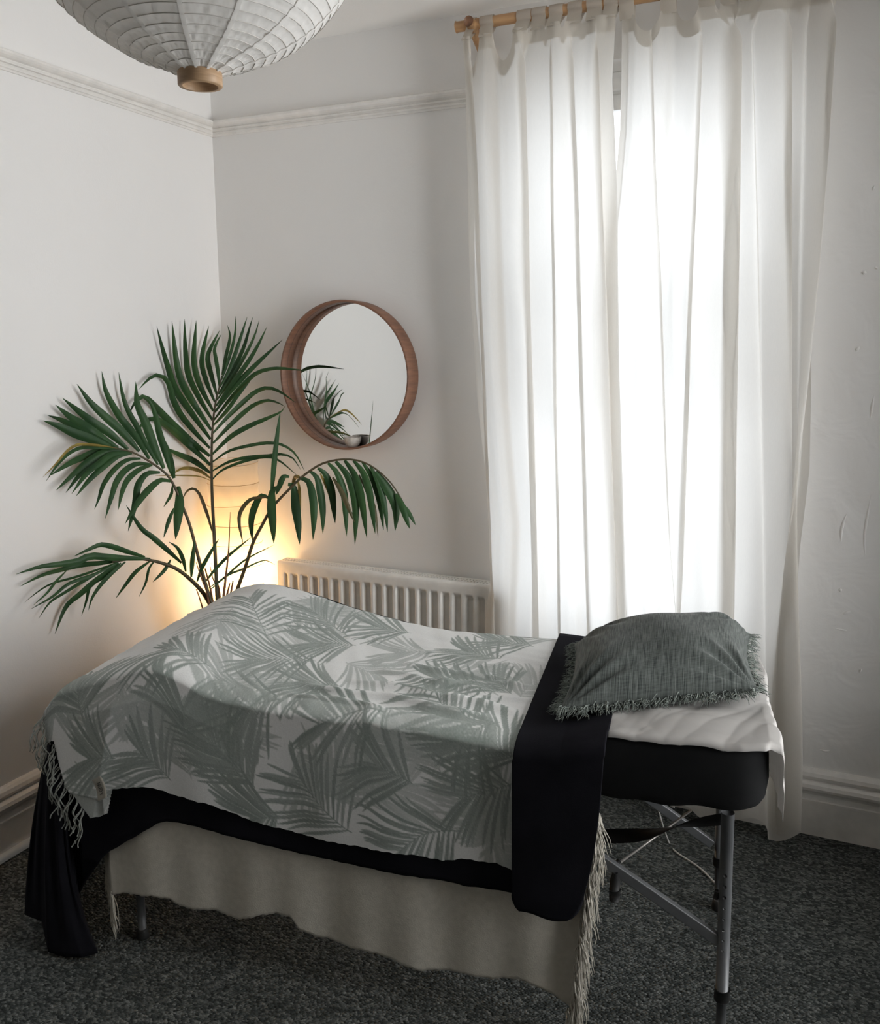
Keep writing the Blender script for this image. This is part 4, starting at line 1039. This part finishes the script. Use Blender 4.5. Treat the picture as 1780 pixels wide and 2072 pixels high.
# ------------------------------------------------------------------ potted palm in the corner
M['leaf'] = pmat('palm_leaf', (.036, .090, .028), .48, col2=(.020, .056, .020), nscale=14, spec=.25, stretch=(1, 1, .3))
M['leaf_y'] = pmat('yellowing_leaf', (.30, .22, .05), .5, col2=(.20, .14, .03), nscale=20)
M['leaf_b'] = pmat('browning_leaf', (.10, .075, .028), .5, col2=(.06, .06, .02), nscale=20)
M['stem'] = pmat('palm_stem', (.085, .060, .028), .5, col2=(.055, .050, .022), nscale=30)
M['dry'] = pmat('dry_stalk', (.20, .085, .035), .6, col2=(.14, .06, .025), nscale=40)
M['pot'] = pmat('terracotta', (.42, .19, .11), .7, col2=(.36, .16, .09), nscale=12)
M['soil'] = pmat('potting_soil', (.03, .022, .016), .95, col2=(.015, .011, .008), nscale=60, bump=.8, bscale=60, bdist=.01)
PB = np.array([.285, -.430, 0])
pal = empty('potted_palm', (PB[0], PB[1], 0)); tag(pal, 'green palm with four arching fronds and brown stalks in the corner behind the table', 'potted plant')
MB().lathe([(0, 0), (.105, 0), (.110, .01), (.145, .235), (.152, .24), (.152, .265), (.140, .268), (.136, .25), (.134, .22), (0, .22)], 48, tuple(PB)).build('pot', M['pot'], pal)
MB().lathe([(.135, .222), (.09, .232), (.04, .236), (0, .236)], 32, tuple(PB)).build('soil', M['soil'], pal)
UPZ = np.array([0, 0, 1.0])
def plane(d, tilt=0.0, p0=None):
    """vertical plane through the stems with horizontal direction d, leaned by tilt"""
    d = np.array([d[0], d[1], 0.0]); d /= np.linalg.norm(d); n = np.cross(d, UPZ); n = n+UPZ*tilt; return (PB+UPZ*.75 if p0 is None else np.asarray(p0, float)), n/np.linalg.norm(n)
PL = {'left': plane((-.156, -.988), -.30), 'mid': plane((1, .10), .40), 'right': plane((1, .34), 0), 'low': plane((-.22, -.50), 0)}
gl_ = np.random.default_rng(8)
def world(pl, pts, offs):
    p0, n = PL[pl]; out = []
    for (x, y), o in zip(pts, offs):
        q = at_plane(x, y, p0+n*o, n)
        # leaves that would reach a wall lie against it instead
        ymax = -.105 if (x > 566 and 600 < y < 915) else -.03
        if q[1] > ymax: q = at(x, y, 'y', ymax)
        if q[0] < .03: q = at(x, y, 'x', .03)
        out.append(q)
    return np.array(out)
def leaflet(mb, pl, pts, wpx, lift=None, n=16, blunt=.34):
    pts = np.asarray(pts, float); c = catmull(pts, n); k = np.linspace(0, 1, n)
    if lift is None: lift = gl_.normal(0, .03)
    offs = lift*np.sin(k*PI*.62)**1.2
    p = world(pl, c, offs); tan = np.gradient(p, axis=0); tan /= np.linalg.norm(tan, axis=1)[:, None]+1e-9
    vd = p-CAM; dist = vd@FWD; vd /= np.linalg.norm(vd, axis=1)[:, None]
    sd = np.cross(tan, vd); sd /= np.linalg.norm(sd, axis=1)[:, None]+1e-9; nm = np.cross(sd, tan)
    tw = gl_.normal(0, .28)
    sd2 = sd*math.cos(tw)+nm*math.sin(tw); nm2 = np.cross(sd2, tan)
    w = {'left': 1.24, 'right': 1.26, 'mid': 1.10, 'low': 1.12}[pl]*wpx*dist/FPX*.5*(blunt+(1-blunt)*np.sin(np.clip(k*2.1, 0, 1)*PI/2))*np.clip(1-k**3.2, 0, 1)**.9
    w = np.maximum(w, .00035)
    G = np.stack([p-sd2*w[:, None], p-sd2*(w*.5)[:, None]-nm2*(w*.12)[:, None], p-nm2*(w*.34)[:, None], p+sd2*(w*.5)[:, None]-nm2*(w*.12)[:, None], p+sd2*w[:, None]], 1)
    mb.grid(G)
def stem(mb, pl, pts, w0, w1, n=40, offs=0.0):
    c = catmull(pts, n); p = world(pl, c, np.full(n, offs)); d = (p-CAM)@FWD; mb.tube(p, np.linspace(w0, w1, n)*d/FPX*.5, 8)
def down_to_pot(pl, x, y, sx, sy, w, mb):
    """carry a stem from where it meets the covered table edge down to the soil"""
    a = world(pl, [(x, y)], [0])[0]; e = PB+np.array([sx, sy, .225]); k = np.linspace(0, 1, 12)[:, None]
    p = a*(1-k)+e*k; d = (p-CAM)@FWD; mb.tube(p, w*d/FPX*.5, 8)
C_ = lambda x0, y0, sx, sy: (lambda L_: [(x0+a*sx, y0+c*sy) for a, c in L_])
FR = {}
FR['mid'] = dict(pl='mid', stem=([(441, 1236), (437, 1160), (433, 1080), (429, 1000), (428, 930), (430, 865), (436, 815), (444, 782), (449, 760)], 9, 3.0), base=(441, 1236, -.01, .01), leaves=[
 ([(425.6, 957.6), (393, 933), (361, 919), (332, 905)], 13), ([(425.6, 941), (381, 899), (347, 868.6), (316, 848), (297, 850), (284, 862), (278, 880)], 14), ([(424.6, 923), (385, 891), (347, 856.5), (310, 818), (290, 802), (272, 815), (262, 838)], 15),
 ([(424.6, 907), (393, 873), (365, 838), (349, 806), (343, 780), (331, 763), (314, 759), (298, 769.5), (280, 789)], 13), ([(426, 889), (389, 838), (355, 788), (341, 747), (328.5, 705), (317, 660)], 15),
 ([(427.6, 870.6), (393, 818), (367, 771.5), (357, 731), (352, 691), (348, 650)], 14), ([(429.6, 850), (401, 802), (381, 759), (376, 721), (374, 687), (373.6, 646)], 13), ([(431.6, 832), (409, 790), (396, 755), (392, 725), (394, 687), (397, 648)], 12),
 ([(434.7, 814), (419.5, 777.6), (409, 743), (409, 717), (415.5, 686.6), (422.5, 659)], 11), ([(438.7, 800), (429.6, 767.5), (420.5, 731), (421.5, 715), (431.6, 692.7), (444, 669)], 10), ([(443.8, 783.7), (440.7, 751), (435.7, 721), (433.7, 707), (439.7, 690.7), (448, 676)], 8),
 ([(449, 759), (456, 725), (463, 695), (465, 676.5), (460, 658)], 7), ([(448, 769.5), (460, 735), (470, 701), (476, 670), (476.5, 640)], 6), ([(445, 783.7), (466, 743), (482, 697), (494, 660), (500, 641)], 8),
 ([(441.8, 798), (470, 751), (492, 705), (504, 666), (511.5, 641)], 9), ([(438.7, 810), (472, 759), (500, 711), (516.6, 674.5), (524, 648)], 9), ([(436.7, 822), (470, 775.6), (502.4, 731), (522.6, 696.7), (540, 661)], 10),
 ([(434.7, 834), (466, 792), (498, 757), (528.7, 727), (572, 687)], 11), ([(432.7, 850), (462, 812), (494, 776), (522.6, 753), (559, 745), (591, 747), (622, 750.5)], 9),
 ([(430.6, 876.7), (462, 842), (498, 808), (518.6, 791.8), (543, 784.7), (569, 794), (598, 815)], 10), ([(430.6, 862), (458, 832), (480, 802), (507, 770)], 8), ([(430.6, 897), (462, 864), (494, 834), (516.6, 818), (543, 810), (567, 817), (577, 823)], 10),
 ([(429.6, 919), (466, 884), (502, 863), (539, 847), (567, 834), (577, 822)], 10), ([(429.6, 935), (462, 913), (502, 902), (543, 896), (573, 901), (597.5, 919), (616, 953)], 7), ([(428.6, 953.5), (462, 935), (498, 926), (543, 922), (566, 919), (591, 926), (608, 950)], 7),
 ([(428.6, 971.7), (446, 953.5), (482, 937), (531, 925), (563, 931), (602, 963)], 6)],
 yellow=[([(426, 967.7), (401, 951.5), (371, 947.5), (347, 960)], 8), ([(425, 972), (401, 963.6), (360, 962), (314, 962.6)], 3)],
 brown=[([(429, 1075), (420, 1043), (404, 1001), (390.5, 988.7), (376.7, 995.6), (368, 1015)], 9)])
FR['left'] = dict(pl='left', stem=([(430, 1228), (418, 1190), (407, 1150), (394, 1100), (383, 1060), (367, 1018), (353, 985), (337, 960), (306, 936), (267, 915), (227, 906)], 8, 3.5), base=(430, 1228, -.03, -.02), leaves=[
 ([(345, 954), (333.5, 913), (321.7, 873.7), (313.8, 838), (303, 812), (292, 806)], 12), ([(331.5, 948), (311.8, 903), (294, 854), (278, 818.6), (274.5, 772)], 16), ([(319.7, 940.5), (292, 893), (276.5, 862), (260.7, 834), (249, 803), (240, 753)], 10),
 ([(302, 928.7), (274.5, 883.5), (243, 844), (221, 807), (211.6, 783), (205.7, 751)], 13), ([(282, 913), (247, 873.7), (207.6, 838), (182, 812.7), (155.5, 777)], 15), ([(258.7, 909), (223, 877.6), (188, 854), (156.5, 830), (126, 805)], 15),
 ([(239, 907), (203.7, 885.5), (168, 860), (142.7, 844), (112, 819)], 17), ([(231, 905), (188, 885.5), (152.6, 866), (125, 850), (96, 840)], 17), ([(223, 904), (180, 887), (148.6, 875.7), (119, 862), (87, 851)], 17), ([(352, 968), (345, 940), (335, 905), (326, 880)], 14),
 ([(243, 909), (197.8, 905), (164, 906), (139, 918), (115, 942), (93, 974)], 8), ([(247, 909), (203.7, 911), (168, 925), (139, 938.6), (100, 963)], 12), ([(252.8, 911), (215.5, 913), (180, 932.7), (152.6, 956), (113, 992.5)], 12),
 ([(258.7, 913), (221, 915), (190, 934.6), (162, 960), (133, 997)], 11), ([(262.7, 915), (227, 919), (201.7, 936.6), (174, 960), (145, 999)], 11), ([(266.6, 917), (239, 923), (211.6, 942.5), (180, 972), (154, 1004)], 11),
 ([(284, 927.8), (256.8, 930.7), (231, 950), (209.6, 980), (199.8, 1009), (191, 1031)], 10), ([(304, 939.5), (276.5, 938.6), (252.8, 952), (235, 976), (225, 1007), (213, 1049)], 11), ([(308, 940.5), (282, 950), (258.7, 970), (247, 995.6), (239, 1032)], 10),
 ([(323.6, 956), (298, 958), (280, 980), (274.5, 1011), (268.6, 1039), (259, 1075)], 12), ([(345, 974), (323.6, 972), (298, 993.6), (276.5, 1021), (253, 1060)], 12), ([(349, 982), (346, 1001), (331, 1026)], 6), ([(361, 984), (363, 1015), (360, 1046.7), (355, 1092)], 17),
 ([(352, 1028), (341, 1054.6), (331, 1088)], 7)],
 yellow=[([(237, 907), (188, 900), (156.5, 900), (135, 913), (113, 938.6), (86, 966)], 6)], brown=[])
FR['right'] = dict(pl='right', stem=([(475, 1206), (497, 1145), (512, 1098), (530, 1063), (545, 1035), (558, 1018), (576, 999), (603, 972), (625, 954), (652, 938), (686, 930), (720, 931), (753, 944), (787, 973), (810, 1006), (818, 1024)], 8, 2.5), base=(475, 1206, .03, .0), leaves=[
 ([(549, 1004), (551, 980), (556, 923), (563, 862.5), (567, 832)], 10), ([(544, 1008), (528.6, 1003), (515, 1026), (508, 1057), (511, 1097)], 12), ([(562, 986), (551, 994), (549, 1026), (551.5, 1057), (554, 1100)], 17), ([(585, 965), (573.6, 965), (564.6, 985), (558, 1002)], 11),
 ([(582.6, 980), (594, 985), (598, 1026), (603, 1062), (606, 1102)], 16), ([(605, 967), (623, 974), (632, 1001), (635, 1039), (633, 1093)], 14), ([(627.5, 954), (641, 967), (649, 1001), (653, 1035), (653, 1080)], 14), ([(643, 947), (659, 960.7), (670, 990), (674.7, 1026), (678, 1059)], 13),
 ([(663.5, 937), (681, 956), (695, 994), (699, 1035), (701, 1086)], 13), ([(679, 933.7), (701.7, 960.7), (715, 996.6), (719.6, 1035), (718, 1102)], 14), ([(697, 931.5), (717, 960.7), (728.6, 996.6), (735, 1035), (742, 1089)], 14), ([(715, 931.5), (735, 958), (746.6, 994), (753, 1035), (759, 1080)], 13),
 ([(733, 935), (751, 963), (764.6, 1001), (771, 1035), (776, 1073)], 11), ([(749, 943), (764.6, 974), (773.6, 1003), (780, 1035), (784, 1077)], 11), ([(760, 954), (780, 983), (796, 1012), (801.6, 1039), (799, 1075)], 17), ([(800.5, 999), (814, 1026), (823, 1053), (829, 1070)], 12),
 ([(812, 1017), (827.5, 1039), (841, 1063)], 8), ([(705, 1030), (712, 1043), (719, 1057)], 7)],
 yellow=[([(601, 972), (605, 985), (606, 1017), (607, 1057)], 6), ([(648, 958), (664, 992), (672, 1026)], 6), ([(610, 968), (598, 965), (590, 985)], 7)],
 brown=[([(541, 1006), (508, 1010), (488, 1032.6), (483.7, 1057), (492, 1103)], 7), ([(673, 966), (690, 994), (704, 1026), (717, 1057)], 9), ([(726, 960), (740, 990), (757, 1026), (765, 1088)], 7)])
FR['low'] = dict(pl='low', stem=([(428, 1228), (412, 1201), (389, 1176), (358.7, 1152), (326, 1139), (293, 1132), (260, 1132), (227, 1137)], 10, 4), base=(428, 1228, .0, -.03), leaves=[
 ([(293, 1127), (260, 1117), (227, 1106), (205, 1102), (192, 1106), (149, 1126)], 11), ([(304, 1131.5), (227, 1128), (183, 1125), (161.5, 1135), (117.6, 1142), (80, 1147), (32, 1162)], 14), ([(260, 1131.5), (205, 1139), (161.5, 1143.5), (117.6, 1154.5), (82.6, 1165), (40, 1187)], 10),
 ([(244.7, 1135), (205, 1150), (152.7, 1167.6), (102, 1182), (69, 1203), (50, 1219)], 6), ([(238, 1137), (194, 1161), (139.6, 1181), (106.7, 1207), (63, 1232)], 7), ([(233.8, 1139), (183, 1167.6), (128.6, 1200.5), (100, 1220), (78, 1252)], 7),
 ([(240, 1139), (194, 1174), (161.5, 1202.7), (139.6, 1220), (126, 1242), (111, 1283)], 12), ([(244.7, 1139), (209.7, 1167.6), (183, 1185), (174.6, 1216), (165, 1246)], 7), ([(253.5, 1137), (222.8, 1163), (201, 1187), (185.6, 1211.5), (179, 1235)], 8),
 ([(134, 1155), (112, 1178), (95, 1200), (68, 1224)], 5), ([(304, 1135), (275, 1156.7), (255.7, 1181), (234, 1211)], 9), ([(315, 1132.6), (301.7, 1150), (295, 1178.6), (281, 1208)], 5), ([(345.5, 1132.6), (332, 1154.5), (309, 1178)], 7),
 ([(367, 1139), (343, 1117), (310, 1088), (285, 1068), (255, 1022)], 11), ([(376, 1156.7), (369.6, 1130), (358.7, 1108.5), (341, 1096)], 8), ([(387, 1167.6), (389, 1134.8), (394, 1091)], 9), ([(398.5, 1177), (410, 1146), (434, 1104), (443, 1090)], 8),
 ([(411, 1183), (435.6, 1152), (463, 1124), (491, 1100.7), (508, 1087)], 7), ([(421.7, 1190), (454, 1168), (496, 1133), (555, 1102)], 4.5), ([(424, 1194.5), (461, 1164), (491, 1151.7), (534, 1134), (556, 1143)], 4.5)],
 yellow=[], brown=[])
for nm, fdef in FR.items():
    mb = MB()
    for pts, w in fdef['leaves']: leaflet(mb, fdef['pl'], pts, w)
    fo = mb.build('frond', M['leaf'], pal)
    ms = MB(); pts, w0, w1 = fdef['stem']; stem(ms, fdef['pl'], pts, w0, w1); down_to_pot(fdef['pl'], fdef['base'][0], fdef['base'][1], fdef['base'][2], fdef['base'][3], w0, ms)
    ms.build('stem', M['stem'], fo)
    for key, mt, lb in (('yellow', 'leaf_y', 'yellowing leaflet'), ('brown', 'leaf_b', 'browning leaflet')):
        for pts, w in fdef[key]:
            mb = MB(); leaflet(mb, fdef['pl'], pts, w); lo2 = mb.build('leaflet', M[mt], fo); lo2['label'] = lb
# young shoot and cut stalks
for pts, w0, w1, pl in [([(452, 1211), (456, 1173), (460, 1139), (463, 1104), (465.7, 1036)], 6, .8, 'mid'), ([(465.7, 1207), (471.5, 1175)], 5, 3, 'mid'), ([(457.6, 1210), (465, 1180)], 5, 3, 'mid'), ([(412, 1238), (403, 1208), (397, 1192)], 3.5, 2, 'low'),
                        ([(440, 1222), (438, 1190), (431, 1171), (425, 1146)], 4, 1.5, 'mid'), ([(432, 1226), (424, 1185), (414.7, 1150)], 4.5, 3, 'left'), ([(424, 1228), (418, 1197), (406.6, 1168), (397, 1138)], 4.5, 1.5, 'left'), ([(446, 1218), (444, 1195), (441, 1180)], 4, 2, 'mid')]:
    ms = MB(); stem(ms, pl, pts, w0, w1, n=16); down_to_pot(pl, pts[0][0], pts[0][1], gl_.normal(0, .025), gl_.normal(0, .025), w0, ms); ms.build('stalk', M['dry'], pal)
# ------------------------------------------------------------------ output look
SC.view_settings.view_transform = 'Standard'; SC.view_settings.look = 'None'; SC.view_settings.gamma = 1.0; SC.view_settings.use_curve_mapping = False
SC.view_settings.exposure = 0.0
SC.cycles.use_denoising = True
SC.cycles.max_bounces = 14; SC.cycles.diffuse_bounces = 8; SC.cycles.glossy_bounces = 4; SC.cycles.transmission_bounces = 10; SC.cycles.transparent_max_bounces = 16
SC.cycles.sample_clamp_indirect = 6.0; SC.cycles.caustics_reflective = False; SC.cycles.caustics_refractive = False
